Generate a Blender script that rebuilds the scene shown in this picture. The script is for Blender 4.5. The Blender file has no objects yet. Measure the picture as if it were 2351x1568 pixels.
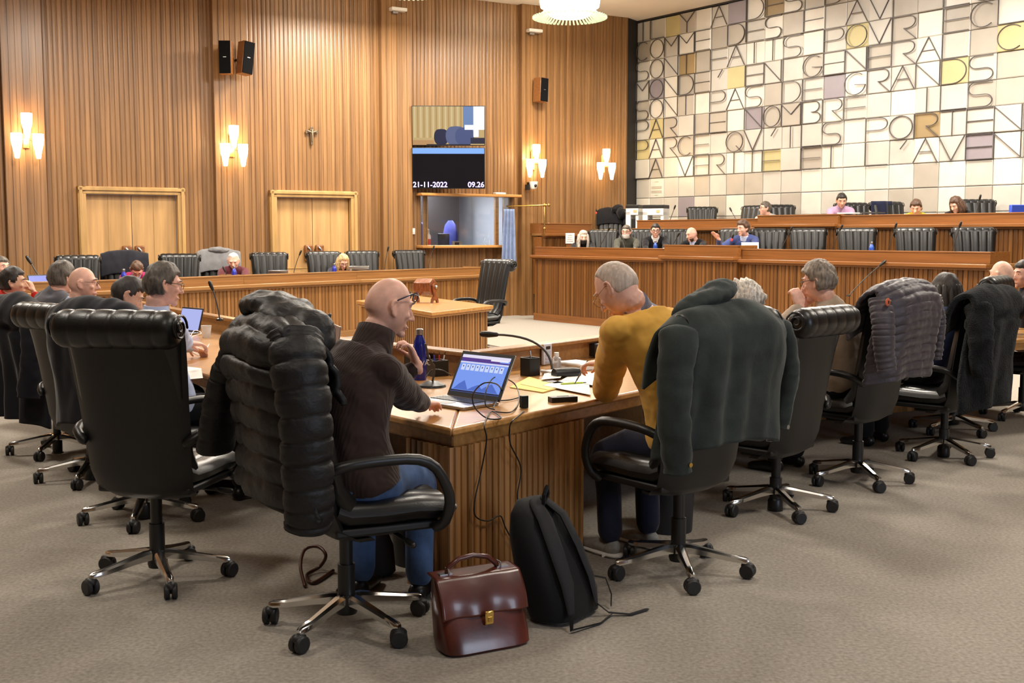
import bpy, bmesh, math, random
from mathutils import Vector, Matrix, noise
R=math.radians; PI=math.pi
random.seed(7)
# ------------------------------------------------------------ camera, world, lights, exposure
F=2650.0; CH=1.55; CX=1175.5; CY=784.0
TH=math.atan(244/F); cT,sT=math.cos(TH),math.sin(TH)
sc=bpy.context.scene; COL=sc.collection
cd=bpy.data.cameras.new('camera'); cam=bpy.data.objects.new('camera',cd); COL.objects.link(cam)
cam.location=(0,0,CH); cam.rotation_euler=(PI/2-TH,0,0)
cd.sensor_width=36; cd.lens=F/2351*36; cd.clip_end=200; cd.clip_start=.05
sc.camera=cam
sc.view_settings.view_transform='Standard'; sc.view_settings.look='None'; sc.view_settings.gamma=1
sc.view_settings.use_curve_mapping=False; sc.view_settings.exposure=0.0
w=bpy.data.worlds.new('world'); sc.world=w; w.use_nodes=True
w.node_tree.nodes['Background'].inputs[0].default_value=(0.80,0.86,1.0,1); w.node_tree.nodes['Background'].inputs[1].default_value=0.14
def lamp(name,kind,loc,power,color,size=.5,rot=(0,0,0),sy=None,spread=None,target=None):
    l=bpy.data.lights.new(name,kind); l.energy=power; l.color=color
    if kind=='AREA':
        l.shape='DISK' if sy is None else 'RECTANGLE'; l.size=size
        if sy: l.size_y=sy
        if spread: l.spread=R(spread)
    else: l.shadow_soft_size=size
    o=bpy.data.objects.new(name,l); COL.objects.link(o); o.location=loc; o.rotation_euler=rot
    if target: o.rotation_euler=(Vector(target)-Vector(loc)).to_track_quat('-Z','Y').to_euler()
    return o
WARM=(1,.92,.80)
for i,(x,y,p) in enumerate([(-2.2,19.0,300),(1.05,20.0,260),(5.4,15.5,380),(-4.6,14.5,360),(3.2,12.2,330),(-.6,14.6,330),(-6.5,10.5,260),(7.2,10.5,300),(.2,9.4,170),(-3.6,5.0,110),(3.2,4.4,120),(-.3,1.2,60)]):
    lamp('chandelier_light','AREA',(x,y,5.28),p,WARM,1.0)
# spotlights washing the lettered wall
for i,(x,y) in enumerate([(2.6,20.6),(4.4,18.2),(6.2,15.8)]):
    lamp('wall_washer','AREA',(x,y,5.7),24,(1,.97,.92),.5,target=(x+1.75,y+1.3,3.2),spread=120)
# daylight from the windows behind and to the right of the photographer
lamp('window_daylight','AREA',(7.5,-2.5,2.6),230,(.70,.82,1),3.0,sy=2.2,target=(1.5,6,.8))
def ray(u,v):
    a=(u-CX)/F; b=(CY-v)/F
    return (a,cT+b*sT,-sT+b*cT)
def P(u,v,z):                      # point of the room at height z seen at image point u,v
    r=ray(u,v); t=(z-CH)/r[2]; return Vector((r[0]*t,r[1]*t,z))
def D(u,v,y):                      # the same at distance y
    r=ray(u,v); t=y/r[1]; return Vector((r[0]*t,y,CH+r[2]*t))
def onl(u,v,p,d):
    r=ray(u,v); det=-r[0]*d[1]+d[0]*r[1]
    t=(-p[0]*d[1]+d[0]*p[1])/det; k=(r[0]*p[1]-r[1]*p[0])/det
    return k,CH+t*r[2]
# ------------------------------------------------------------ helpers
class MB:
    def __init__(s): s.v=[]; s.f=[]; s.m=[]
    def add(s,v,f,mi=0):
        n=len(s.v); s.v+=[tuple(p) for p in v]; s.f+=[tuple(i+n for i in q) for q in f]; s.m+=[mi]*len(f); return s
    def box(s,c,d,M=None,mi=0):
        x,y,z=d[0]/2,d[1]/2,d[2]/2
        v=[Vector((a*x,b*y,e*z)) for a in(-1,1) for b in(-1,1) for e in(-1,1)]
        if M is not None: v=[M@p for p in v]
        v=[p+Vector(c) for p in v]
        return s.add(v,[(0,1,3,2),(4,6,7,5),(0,4,5,1),(2,3,7,6),(0,2,6,4),(1,5,7,3)],mi)
    def prism(s,poly,z0,z1,mi=0):
        n=len(poly); a=sum(poly[i][0]*poly[(i+1)%n][1]-poly[(i+1)%n][0]*poly[i][1] for i in range(n))
        if a<0: poly=poly[::-1]
        v=[(p[0],p[1],z0) for p in poly]+[(p[0],p[1],z1) for p in poly]
        return s.add(v,[tuple(range(n))[::-1],tuple(range(n,2*n))]+[(i,(i+1)%n,(i+1)%n+n,i+n) for i in range(n)],mi)
    def tube(s,pts,r,n=10,mi=0,cap=True,flat=1.0,rnd=True):
        pts=[Vector(p) for p in pts]; m=len(pts)
        rs=list(r) if hasattr(r,'__len__') else [r]*m
        if rnd and cap:     # rounded ends
            a=(pts[0]-pts[1]).normalized(); b=(pts[-1]-pts[-2]).normalized()
            r0,r1=rs[0],rs[-1]
            pts=[pts[0]+a*r0*.95,pts[0]+a*r0*.65]+pts+[pts[-1]+b*r1*.65,pts[-1]+b*r1*.95]
            rs=[r0*.3,r0*.76]+rs+[r1*.76,r1*.3]; m+=4
        V=[];prev=None
        for i in range(m):
            t=(pts[min(i+1,m-1)]-pts[max(i-1,0)])
            t=t.normalized() if t.length>1e-9 else Vector((0,0,1))
            if prev is None:
                u=t.cross(Vector((0,0,1)));
                if u.length<.1: u=t.cross(Vector((1,0,0)))
                u.normalize()
            else:
                u=prev-t*prev.dot(t)
                if u.length<1e-6: u=t.orthogonal()
                u.normalize()
            prev=u; w2=t.cross(u)
            for k in range(n):
                a=2*PI*k/n; V.append(pts[i]+(u*math.cos(a)+w2*math.sin(a)*flat)*rs[i])
        Fc=[(i*n+k,i*n+(k+1)%n,(i+1)*n+(k+1)%n,(i+1)*n+k) for i in range(m-1) for k in range(n)]
        if cap: Fc+=[tuple(range(n))[::-1],tuple(range((m-1)*n,m*n))]
        return s.add(V,Fc,mi)
    def ell(s,c,r,M=None,nu=20,nv=12,mi=0):
        V=[];c=Vector(c)
        for j in range(1,nv):
            t=PI*j/nv
            for i in range(nu):
                a=2*PI*i/nu; p=Vector((r[0]*math.sin(t)*math.cos(a),r[1]*math.sin(t)*math.sin(a),r[2]*math.cos(t)))
                V.append(c+(M@p if M is not None else p))
        top=Vector((0,0,r[2]));bot=-top
        if M is not None: top,bot=M@top,M@bot
        V+=[c+top,c+bot]; n=len(V)
        Fc=[(j*nu+i,(j+1)*nu+i,(j+1)*nu+(i+1)%nu,j*nu+(i+1)%nu) for j in range(nv-2) for i in range(nu)]
        Fc+=[(n-2,i,(i+1)%nu) for i in range(nu)]+[(n-1,(nv-2)*nu+(i+1)%nu,(nv-2)*nu+i) for i in range(nu)]
        return s.add(V,Fc,mi)
    def lathe(s,prof,c=(0,0,0),n=24,mi=0,M=None):
        V=[];c=Vector(c)
        for r,z in prof:
            for k in range(n):
                a=2*PI*k/n; p=Vector((r*math.cos(a),r*math.sin(a),z)); V.append(c+(M@p if M is not None else p))
        m=len(prof)
        Fc=[(i*n+k,i*n+(k+1)%n,(i+1)*n+(k+1)%n,(i+1)*n+k) for i in range(m-1) for k in range(n)]
        if prof[0][0]>1e-4: Fc.append(tuple(range(n))[::-1])
        if prof[-1][0]>1e-4: Fc.append(tuple(range((m-1)*n,m*n)))
        return s.add(V,Fc,mi)
    def loft(s,rings,cap=True,mi=0):
        n=len(rings[0]); V=[p for r in rings for p in r]; m=len(rings)
        Fc=[(i*n+k,i*n+(k+1)%n,(i+1)*n+(k+1)%n,(i+1)*n+k) for i in range(m-1) for k in range(n)]
        if cap: Fc+=[tuple(range(n))[::-1],tuple(range((m-1)*n,m*n))]
        return s.add(V,Fc,mi)
    def grid(s,fn,nu,nv,mi=0,flip=False):
        V=[fn(i/nu,j/nv) for j in range(nv+1) for i in range(nu+1)]
        Fc=[(j*(nu+1)+i,j*(nu+1)+i+1,(j+1)*(nu+1)+i+1,(j+1)*(nu+1)+i) for j in range(nv) for i in range(nu)]
        if flip: Fc=[q[::-1] for q in Fc]
        return s.add(V,Fc,mi)
def obj(name,mb,mat,parent=None,smooth=True,bevel=0,sub=0,loc=None,rz=0,solid=0,remesh=0,sm=0,fac=.5,auto=True,disp=None):
    me=bpy.data.meshes.new(name); me.from_pydata(mb.v,[],mb.f)
    mats=mat if isinstance(mat,(list,tuple)) else [mat]
    for q in mats: me.materials.append(q)
    if len(mats)>1: me.polygons.foreach_set('material_index',mb.m)
    bm=bmesh.new(); bm.from_mesh(me); bmesh.ops.recalc_face_normals(bm,faces=bm.faces) if not solid else None; bm.to_mesh(me); bm.free()
    if smooth: 
        me.polygons.foreach_set('use_smooth',[True]*len(me.polygons))
        if auto and not remesh and not sub: me.set_sharp_from_angle(angle=R(42))
    o=bpy.data.objects.new(name,me); COL.objects.link(o)
    if parent is not None: o.parent=parent
    if loc is not None: o.location=loc
    o.rotation_euler=(0,0,rz)
    if remesh:
        m=o.modifiers.new('r','REMESH'); m.mode='VOXEL'; m.voxel_size=remesh; m.use_smooth_shade=True
    if solid:
        m=o.modifiers.new('s','SOLIDIFY'); m.thickness=solid; m.offset=0
    if bevel:
        m=o.modifiers.new('b','BEVEL'); m.width=bevel; m.segments=2; m.limit_method='ANGLE'; m.angle_limit=R(50)
    if sub:
        m=o.modifiers.new('u','SUBSURF'); m.levels=sub; m.render_levels=sub
    if sm:
        m=o.modifiers.new('m','SMOOTH'); m.iterations=sm; m.factor=fac
    if disp:
        t=bpy.data.textures.new('clouds','CLOUDS'); t.noise_scale=disp[1]
        m=o.modifiers.new('d','DISPLACE'); m.texture=t; m.strength=disp[0]; m.texture_coords='LOCAL'
    return o
def tag(o,label,cat,group=None,kind=None):
    if label: o['label']=label
    if cat: o['category']=cat
    if group: o['group']=group
    if kind: o['kind']=kind
    return o
def empty(name,loc,rz=0,label=None,cat=None,group=None):
    o=bpy.data.objects.new(name,None); COL.objects.link(o); o.location=loc; o.rotation_euler=(0,0,rz); o.empty_display_size=.1
    return tag(o,label,cat,group)
def dup(root,parent=None):
    c=root.copy(); COL.objects.link(c)
    if parent is not None: c.parent=parent
    for ch in root.children: dup(ch,c)
    return c
def struct(o): o['kind']='structure'; return o
def fz(d): return math.atan2(-d[0],d[1])     # rotation that turns +Y to direction d
# ------------------------------------------------------------ materials
def lin(c):
    return tuple(((x/255)/12.92 if x/255<=.04045 else ((x/255+.055)/1.055)**2.4) for x in c)+(1,)
def mat(name,c,rough=.6,metal=0,bump=0,bs=200,var=0,vs=8,emit=0,ecol=None,sheen=0,coat=0,spec=.5,trans=0,stretch=(1,1,1),alpha=1):
    m=bpy.data.materials.new(name); m.use_nodes=True; nt=m.node_tree; b=nt.nodes['Principled BSDF']
    b.inputs['Base Color'].default_value=lin(c); b.inputs['Roughness'].default_value=rough; b.inputs['Metallic'].default_value=metal
    b.inputs['Specular IOR Level'].default_value=spec
    if sheen: b.inputs['Sheen Weight'].default_value=sheen; b.inputs['Sheen Roughness'].default_value=.4
    if coat: b.inputs['Coat Weight'].default_value=coat; b.inputs['Coat Roughness'].default_value=.15
    if trans: b.inputs['Transmission Weight'].default_value=trans
    if alpha<1: b.inputs['Alpha'].default_value=alpha
    if emit: b.inputs['Emission Color'].default_value=lin(ecol or c); b.inputs['Emission Strength'].default_value=emit
    if bump or var:
        tc=nt.nodes.new('ShaderNodeTexCoord'); mp=nt.nodes.new('ShaderNodeMapping'); mp.inputs['Scale'].default_value=stretch
        nt.links.new(tc.outputs['Object'],mp.inputs[0])
        if bump:
            n=nt.nodes.new('ShaderNodeTexNoise'); n.inputs['Scale'].default_value=bs; n.inputs['Detail'].default_value=3
            bp=nt.nodes.new('ShaderNodeBump'); bp.inputs['Strength'].default_value=bump*.7; bp.inputs['Distance'].default_value=.004
            nt.links.new(mp.outputs[0],n.inputs['Vector']); nt.links.new(n.outputs[0],bp.inputs['Height']); nt.links.new(bp.outputs[0],b.inputs['Normal'])
        if var:
            n=nt.nodes.new('ShaderNodeTexNoise'); n.inputs['Scale'].default_value=vs; n.inputs['Detail'].default_value=4
            mx=nt.nodes.new('ShaderNodeMix'); mx.data_type='RGBA'
            mx.inputs[6].default_value=lin([max(0,x*(1-var)) for x in c]); mx.inputs[7].default_value=lin([min(255,x*(1+var)) for x in c])
            mr=nt.nodes.new('ShaderNodeMapRange'); mr.inputs[1].default_value=.3; mr.inputs[2].default_value=.7
            nt.links.new(mp.outputs[0],n.inputs['Vector']); nt.links.new(n.outputs[0],mr.inputs[0]); nt.links.new(mr.outputs[0],mx.inputs[0]); nt.links.new(mx.outputs[2],b.inputs['Base Color'])
    return m
def wood(name,c1,c2,c3,pitch=.06,rough=.38,axis=0,grain=(45,45,1.3),big=.5):
    # planks change tone along local x; the grain runs along the stretched axis
    m=bpy.data.materials.new(name); m.use_nodes=True; nt=m.node_tree; b=nt.nodes['Principled BSDF']; L=nt.links.new
    b.inputs['Roughness'].default_value=rough; b.inputs['Coat Weight'].default_value=.12; b.inputs['Coat Roughness'].default_value=.25
    tc=nt.nodes.new('ShaderNodeTexCoord'); sp=nt.nodes.new('ShaderNodeSeparateXYZ'); L(tc.outputs['Object'],sp.inputs[0])
    d=nt.nodes.new('ShaderNodeMath'); d.operation='DIVIDE'; d.inputs[1].default_value=pitch; L(sp.outputs[axis],d.inputs[0])
    fl=nt.nodes.new('ShaderNodeMath'); fl.operation='FLOOR'; L(d.outputs[0],fl.inputs[0])
    wn=nt.nodes.new('ShaderNodeTexWhiteNoise'); wn.noise_dimensions='1D'; L(fl.outputs[0],wn.inputs['W'])
    n2=nt.nodes.new('ShaderNodeTexNoise'); n2.noise_dimensions='1D'; n2.inputs['Scale'].default_value=.35; L(fl.outputs[0],n2.inputs['W'])
    av=nt.nodes.new('ShaderNodeMath'); av.operation='MULTIPLY_ADD'; av.inputs[1].default_value=.55; L(wn.outputs[0],av.inputs[0])
    sc2=nt.nodes.new('ShaderNodeMath'); sc2.operation='MULTIPLY'; sc2.inputs[1].default_value=.5; L(n2.outputs[0],sc2.inputs[0]); L(sc2.outputs[0],av.inputs[2])
    cr=nt.nodes.new('ShaderNodeValToRGB'); e=cr.color_ramp.elements
    e[0].position=.15; e[0].color=lin(c1); e[1].position=.85; e[1].color=lin(c3); q=e.new(.5); q.color=lin(c2)
    L(av.outputs[0],cr.inputs[0])
    mp=nt.nodes.new('ShaderNodeMapping'); mp.inputs['Scale'].default_value=grain; L(tc.outputs['Object'],mp.inputs[0])
    n=nt.nodes.new('ShaderNodeTexNoise'); n.inputs['Scale'].default_value=1; n.inputs['Detail'].default_value=5; L(mp.outputs[0],n.inputs['Vector'])
    mr=nt.nodes.new('ShaderNodeMapRange'); mr.inputs[1].default_value=.25; mr.inputs[2].default_value=.75; mr.inputs[3].default_value=.68; mr.inputs[4].default_value=1.2; L(n.outputs[0],mr.inputs[0])
    mx=nt.nodes.new('ShaderNodeMix'); mx.data_type='RGBA'; mx.blend_type='MULTIPLY'; mx.inputs[0].default_value=1
    L(cr.outputs[0],mx.inputs[6]); L(mr.outputs[0],mx.inputs[7]); L(mx.outputs[2],b.inputs['Base Color'])
    return m
M={}
def mktext(body,size,mt,par,loc,rot,al='LEFT',ext=.001,off=0,name='lettering'):
    cu=bpy.data.curves.new(name,'FONT'); cu.body=body; cu.size=size; cu.align_x=al; cu.extrude=ext; cu.offset=off
    t=bpy.data.objects.new('t',cu); COL.objects.link(t); bpy.context.view_layer.update()
    me=bpy.data.meshes.new_from_object(t.evaluated_get(bpy.context.evaluated_depsgraph_get())); bpy.data.objects.remove(t)
    me.materials.clear(); me.materials.append(mt); o=bpy.data.objects.new(name,me); COL.objects.link(o); o.parent=par; o.location=loc; o.rotation_euler=rot; return o
M['wall']=wood('fluted_wall_wood',(114,80,46),(135,98,58),(152,112,70),.075)
M['desk']=wood('fluted_desk_wood',(114,76,38),(144,100,54),(172,124,74),.056,rough=.35)
M['deskd']=wood('dais_fluted_wood',(84,52,22),(110,70,32),(138,92,46),.056,rough=.35)
M['plain']=wood('desk_top_wood',(176,124,66),(186,134,74),(194,142,82),9.0,rough=.28,grain=(1.2,40,40))
M['plainr']=wood('desk_rim_wood',(140,98,56),(152,108,62),(160,116,70),9.0,rough=.3,grain=(1.2,40,40))
M['dais']=wood('dais_board_wood',(124,76,34),(132,82,38),(140,90,44),9.0,rough=.35,grain=(1.2,30,30))
M['door']=wood('door_wood',(178,138,88),(186,146,94),(192,152,100),.4,grain=(14,14,.8))
M['frame']=wood('door_frame_wood',(176,138,82),(184,146,90),(190,152,96),9,grain=(6,6,1))
M['carpet']=mat('carpet',(150,143,133),.95,bump=.5,bs=260,var=.10,vs=60,spec=.1)
M['ceil']=mat('ceiling_plaster',(228,222,214),.9,var=.02,vs=.8)
M['black']=mat('black_trim',(38,34,32),.7)
M['leather']=mat('black_leather',(17,17,17),.36,bump=.2,bs=140,spec=.5)
M['shell']=mat('black_back_shell',(15,15,16),.5,bump=.1,bs=300)
M['plastic']=mat('black_plastic',(20,20,21),.4)
M['wheel']=mat('caster_rubber',(28,28,29),.5)
M['chrome']=mat('chrome',(205,203,200),.16,1)
M['brass']=mat('brass',(200,165,90),.25,1)
M['gold']=mat('gold_clasp',(226,190,110),.22,1)
M['steel']=mat('brushed_steel',(170,170,172),.32,1)
M['mic']=mat('microphone_grey',(70,66,62),.45,.3)
M['white']=mat('white_plastic',(226,224,220),.45)
M['glass']=mat('clear_glass',(235,240,240),.04,trans=1,spec=.5)
M['eyew']=mat('eye_white',(228,222,214),.3)
M['iris']=mat('iris',(50,36,26),.2)
M['lip']=mat('lips',(176,104,92),.5)
M['red']=mat('red_light',(255,40,30),.4,emit=3,ecol=(255,40,30))
def cloth(name,c,rough=.85,bump=.35,bs=260,var=.06,sheen=.15,stretch=(1,1,1)): return mat(name,c,rough,bump=bump,bs=bs,var=var,vs=10,sheen=sheen,spec=.2,stretch=stretch)
def skin(name,c):
    m=mat(name,c,.5,bump=.06,bs=180,var=.07,vs=22,spec=.35); b=m.node_tree.nodes['Principled BSDF']
    b.inputs['Subsurface Weight'].default_value=.08; b.inputs['Subsurface Radius'].default_value=(1,.35,.2); b.inputs['Subsurface Scale'].default_value=.005
    return m
SK=[skin('skin_fair',(226,184,162)),skin('skin_rosy',(222,172,152)),skin('skin_tan',(206,160,134))]
def hairm(name,c,var=.35): return mat(name,c,.55,bump=.8,bs=90,var=var,vs=70,stretch=(1,1,.25),sheen=.1)
def wrinkle(m,scale,dist,strength=.5,stretch=(1,1,1)):
    nt=m.node_tree; b=nt.nodes['Principled BSDF']; L=nt.links.new; tc=nt.nodes.new('ShaderNodeTexCoord'); mp=nt.nodes.new('ShaderNodeMapping'); mp.inputs['Scale'].default_value=stretch
    n=nt.nodes.new('ShaderNodeTexNoise'); n.inputs['Scale'].default_value=scale; n.inputs['Detail'].default_value=3; n.inputs['Roughness'].default_value=.5; n.inputs['Distortion'].default_value=.3
    bp=nt.nodes.new('ShaderNodeBump'); bp.inputs['Strength'].default_value=strength; bp.inputs['Distance'].default_value=dist
    L(tc.outputs['Object'],mp.inputs[0]); L(mp.outputs[0],n.inputs['Vector']); L(n.outputs[0],bp.inputs['Height'])
    if b.inputs['Normal'].links: L(b.inputs['Normal'].links[0].from_socket,bp.inputs['Normal'])
    L(bp.outputs[0],b.inputs['Normal']); return m
HR={'grey':hairm('grey_hair',(112,100,88)),'silver':hairm('silver_hair',(176,168,158)),'dark':hairm('dark_hair',(34,26,22)),'brown':hairm('brown_hair',(74,50,34)),
 'blonde':hairm('blonde_hair',(184,156,112)),'white':hairm('white_hair',(222,214,206),.1),'stub':hairm('cropped_grey_hair',(178,160,146),.12),'salt':hairm('salt_pepper_hair',(78,70,62))}
# ------------------------------------------------------------ room shell
dw=Vector((.863,.505)).normalized(); pw=Vector((-6.2,18.7)); nw=Vector((dw.y,-dw.x))   # nw points into the room
dm=Vector((.594,-.804)).normalized(); dp=Vector((.42,21.2)); nm=Vector((.804,.594)).normalized()  # nm points to the lettered wall
ZC=5.9
def kw(u,v=300): return onl(u,v,pw,dw)[0]
def W3(k,off,z=0): q=pw+dw*k+nw*off; return Vector((q.x,q.y,z))
def flutes(length,z0,z1,pitch=.075,depth=.022,back=.05):
    m=MB(); n=max(1,round(length/pitch)); p=length/n; X=[]
    for i in range(n):
        x=i*p; X+=[(x,0),(x+.12*p,0),(x+.2*p,-depth*.8),(x+.38*p,-depth),(x+.74*p,-depth),(x+.92*p,-depth*.8),(x+p,0)]
    v=[(x,y,z0) for x,y in X]+[(x,y,z1) for x,y in X]; k=len(X)
    m.add(v,[(i,i+1,k+i+1,k+i) for i in range(k-1)])
    m.box((length/2,back/2+.001,(z0+z1)/2),(length,back,z1-z0))
    return m
def fl_obj(name,p0,p1,z0,z1,mt,parent=None,pitch=.075,depth=.022,back=.05):
    p0=Vector(p0[:2]); p1=Vector(p1[:2]); d=p1-p0
    o=obj(name,flutes(d.length,z0,z1,pitch,depth,back),mt,parent,smooth=False,loc=(p0.x,p0.y,0),rz=math.atan2(d.y,d.x)); return o
fm=MB(); fm.add([(-16,-6,0),(18,-6,0),(18,34,0),(-16,34,0)],[(0,1,2,3)]); struct(obj('floor',fm,M['carpet'],smooth=False))
fm=MB(); fm.box((1,14,ZC+.05),(36,42,.1)); struct(obj('ceiling',fm,M['ceil'],smooth=False))
kD=onl(1438,300,pw,dw)[0]
kb0,kb1=kw(966,500),kw(1156,500); zb0,zb1=1.34,2.29      # booth window opening
def wallseg(name,k0,k1,z0=0,z1=ZC,off=0): return struct(fl_obj(name,W3(k0,off),W3(k1,off),z0,z1,M['wall'],depth=.012))
kd=[(kw(176,430),kw(421,430)),(kw(616,437),kw(816,437))]
ZD=2.32
wallseg('wall_left',-2.1,kd[0][0]); wallseg('wall_left',kd[0][0],kd[0][1],ZD); wallseg('wall_left',kd[0][1],kd[1][0]); wallseg('wall_left',kd[1][0],kd[1][1],ZD)
wallseg('wall_left',kd[1][1],kb0); wallseg('wall_left',kb0,kb1,0,zb0); wallseg('wall_left',kb0,kb1,zb1); wallseg('wall_left',kb1,kD+.02)
for u0,u1 in ((6,100),(487,563),(870,938),(1189,1243)):      # projecting pilasters of flat boards
    a,b=kw(u0),kw(u1); m=MB(); L=b-a; n=6
    m.box((L/2,-.07,ZC/2),(L,.14,ZC))
    for i in range(n): m.box(((i+.5)*L/n,-.146,ZC/2),(L/n-.012,.012,ZC))
    struct(obj('trim_pilaster',m,M['wall'],smooth=False,loc=W3(a,0),rz=math.atan2(dw.y,dw.x)))
m=MB(); m.box((0,0,ZC/2),(.5,.06,ZC)); a=W3(-2.35,.02); struct(obj('trim_left_end',m,M['black'],smooth=False,loc=a,rz=math.atan2(dw.y,dw.x)))
m=MB(); m.box((-2,0,ZC/2),(4,.06,ZC)); a=W3(-2.6,-.6); struct(obj('wall_left_far',m,M['wall'],smooth=False,loc=a,rz=math.atan2(dw.y,dw.x)))
# hidden sides of the room so that light stays in
m=MB(); m.box((0,0,ZC/2),(.1,30,ZC)); struct(obj('wall_west',m,M['wall'],smooth=False,loc=(-11,6,0)))
m=MB(); m.box((0,0,ZC/2),(.1,34,ZC)); struct(obj('wall_east',m,M['wall'],smooth=False,loc=(13.5,9,0)))
m=MB(); m.box((0,0,ZC/2),(26,.1,ZC)); struct(obj('wall_south',m,M['wall'],smooth=False,loc=(1,-5.5,0)))
# doors
for i,(a,b) in enumerate(kd):
    L=b-a; e=empty('door_%d'%(i+1),W3(a,.0),math.atan2(dw.y,dw.x)); struct(e)
    m=MB(); m.box((.06,-.03,ZD/2),(.12,.12,ZD)); m.box((L-.06,-.03,ZD/2),(.12,.12,ZD)); m.box((L/2,-.03,ZD-.06),(L,.12,.12))
    m.box((.04,-.10,ZD/2),(.05,.03,ZD)); m.box((L-.04,-.10,ZD/2),(.05,.03,ZD)); m.box((L/2,-.10,ZD-.04),(L,.03,.05)); m.box((L/2,-.085,ZD-.1),(L-.14,.02,.03))
    obj('door_frame',m,M['frame'],e,bevel=.006)
    for sd in (0,1):
        x0=.12+sd*(L/2-.12); wd=L/2-.12; m=MB()
        m.box((x0+wd/2,.06,ZD/2-.06),(wd-.01,.04,ZD-.13)); m.box((x0+wd*.5,.036,ZD/2-.06),(.012,.012,ZD-.13),mi=1); m.box((x0+wd/2,.034,.98),(wd-.02,.012,.014),mi=1)
        lf=obj('door_leaf',m,[M['door'],M['frame']],e,smooth=False)
        hx=L/2+(-.10 if sd==0 else .10); m=MB(); m.box((hx,-.02,1.24),(.15,.09,.28))
        hd=obj('door_handle',m,mat('handle_plate_wood',(120,74,36),.4,var=.2,vs=30),lf,bevel=.02)
        m=MB(); m.tube([(hx-.03,-.08,1.34),(hx+.02,-.085,1.29),(hx-.02,-.085,1.24),(hx+.03,-.085,1.18),(hx,-.08,1.13)],.018); obj('handle_relief',m,M['steel'],lf)
# ------------------------------------------------------------ lettered wall
OFF=3.45; pm=dp+nm*OFF
def km(u,v): return onl(u,v,pm,dm)
cols=[155,232,312,394,484,571,665,767,872,975,1090,1205,1325,1453,1585,1725,1868,2020,2175,2340]
ks=[km(1400+x/2.472,450)[0] for x in cols]; ks+= [ks[-1]+.47*(i+1) for i in range(4)]
z8=km(1462.7,54.6)[1]; z0r=km(1462.7,412)[1]; rh=(z8-z0r)/8; k00=ks[0]
me=empty('lettered_wall',(pm.x,pm.y,0),math.atan2(dm.y,dm.x)); tag(me,'wall of cream, grey and gold tiles spelling thin line lettering behind the dais','wall panel')
rows=["LA VERITE ET L'AVENIR",      # bottom row first
      "PARCE QV'ILS PORTENT ",
      "PAR LE NOMBRE  ILS   ",
      "SONT PAS DE GRANDS   ",
      "MONDE' EN GENERAL COM",
      "SONT FAITS POVR ECLAI",
      "COMME DES E AV  EC   ",
      "IL Y A DES D A   E   "]
cA,cB,cG,cV,cK,cW=[mat('tile_'+n,c,.42,.15,var=.03,vs=3,bump=.05,bs=60) for n,c in (('grey_cream',(190,185,176)),('cream',(212,207,196)),('gold',(188,176,130)),('violet_grey',(142,134,140)),('ochre',(152,130,92)),('warm_grey',(172,164,152)))]
special={(0,8):2,(1,0):2,(1,15):4,(2,1):2,(2,7):3,(2,17):5,(3,16):2,(3,11):3,(0,17):3,(4,1):3,(4,6):2,(4,10):5,(4,18):2,(5,3):4,(5,12):2,(5,17):5,(7,2):2,(7,6):3,(7,8):4,(4,3):5,(5,4):5,(-2,3):3,(-2,5):5,(-2,9):5,(7,0):0,(6,5):5,(7,14):3}
tm=MB(); random.seed(3)
for r in range(-5,8):
    for c in range(len(ks)-1):
        z=z0r+r*rh; x0,x1=ks[c],ks[c+1]; g=.004; pr=.0 if r<0 else random.choice([0,0,.01,.02,.03])
        mi=special.get((r,c)); 
        if mi is None: mi=random.choices([0,1,5],[5,4,1.6])[0]
        # bevelled tile
        yb,yf=.03,-.03-pr; b=.012
        v=[(x0+g,yb,z+g),(x1-g,yb,z+g),(x1-g,yb,z+rh-g),(x0+g,yb,z+rh-g),(x0+g,yf+.008,z+g),(x1-g,yf+.008,z+g),(x1-g,yf+.008,z+rh-g),(x0+g,yf+.008,z+rh-g),(x0+g+b,yf,z+g+b),(x1-g-b,yf,z+g+b),(x1-g-b,yf,z+rh-g-b),(x0+g+b,yf,z+rh-g-b)]
        tm.add(v,[(0,1,5,4),(1,2,6,5),(2,3,7,6),(3,0,4,7),(4,5,9,8),(5,6,10,9),(6,7,11,10),(7,4,8,11),(8,9,10,11)],mi)
obj('tile_panel',tm,[cA,cB,cG,cV,cK,cW],me,smooth=False)
m=MB(); m.box(((ks[0]+ks[-1])/2,.08,ZC/2),(ks[-1]-ks[0]+.3,.06,ZC)); obj('backing',m,M['black'],me,smooth=False)
def arc(cx,cy,rx,ry,a0,a1,n=14): return [(cx+rx*math.cos(R(a0+(a1-a0)*i/n)),cy+ry*math.sin(R(a0+(a1-a0)*i/n))) for i in range(n+1)]
lo,hi=.03,.97
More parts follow.
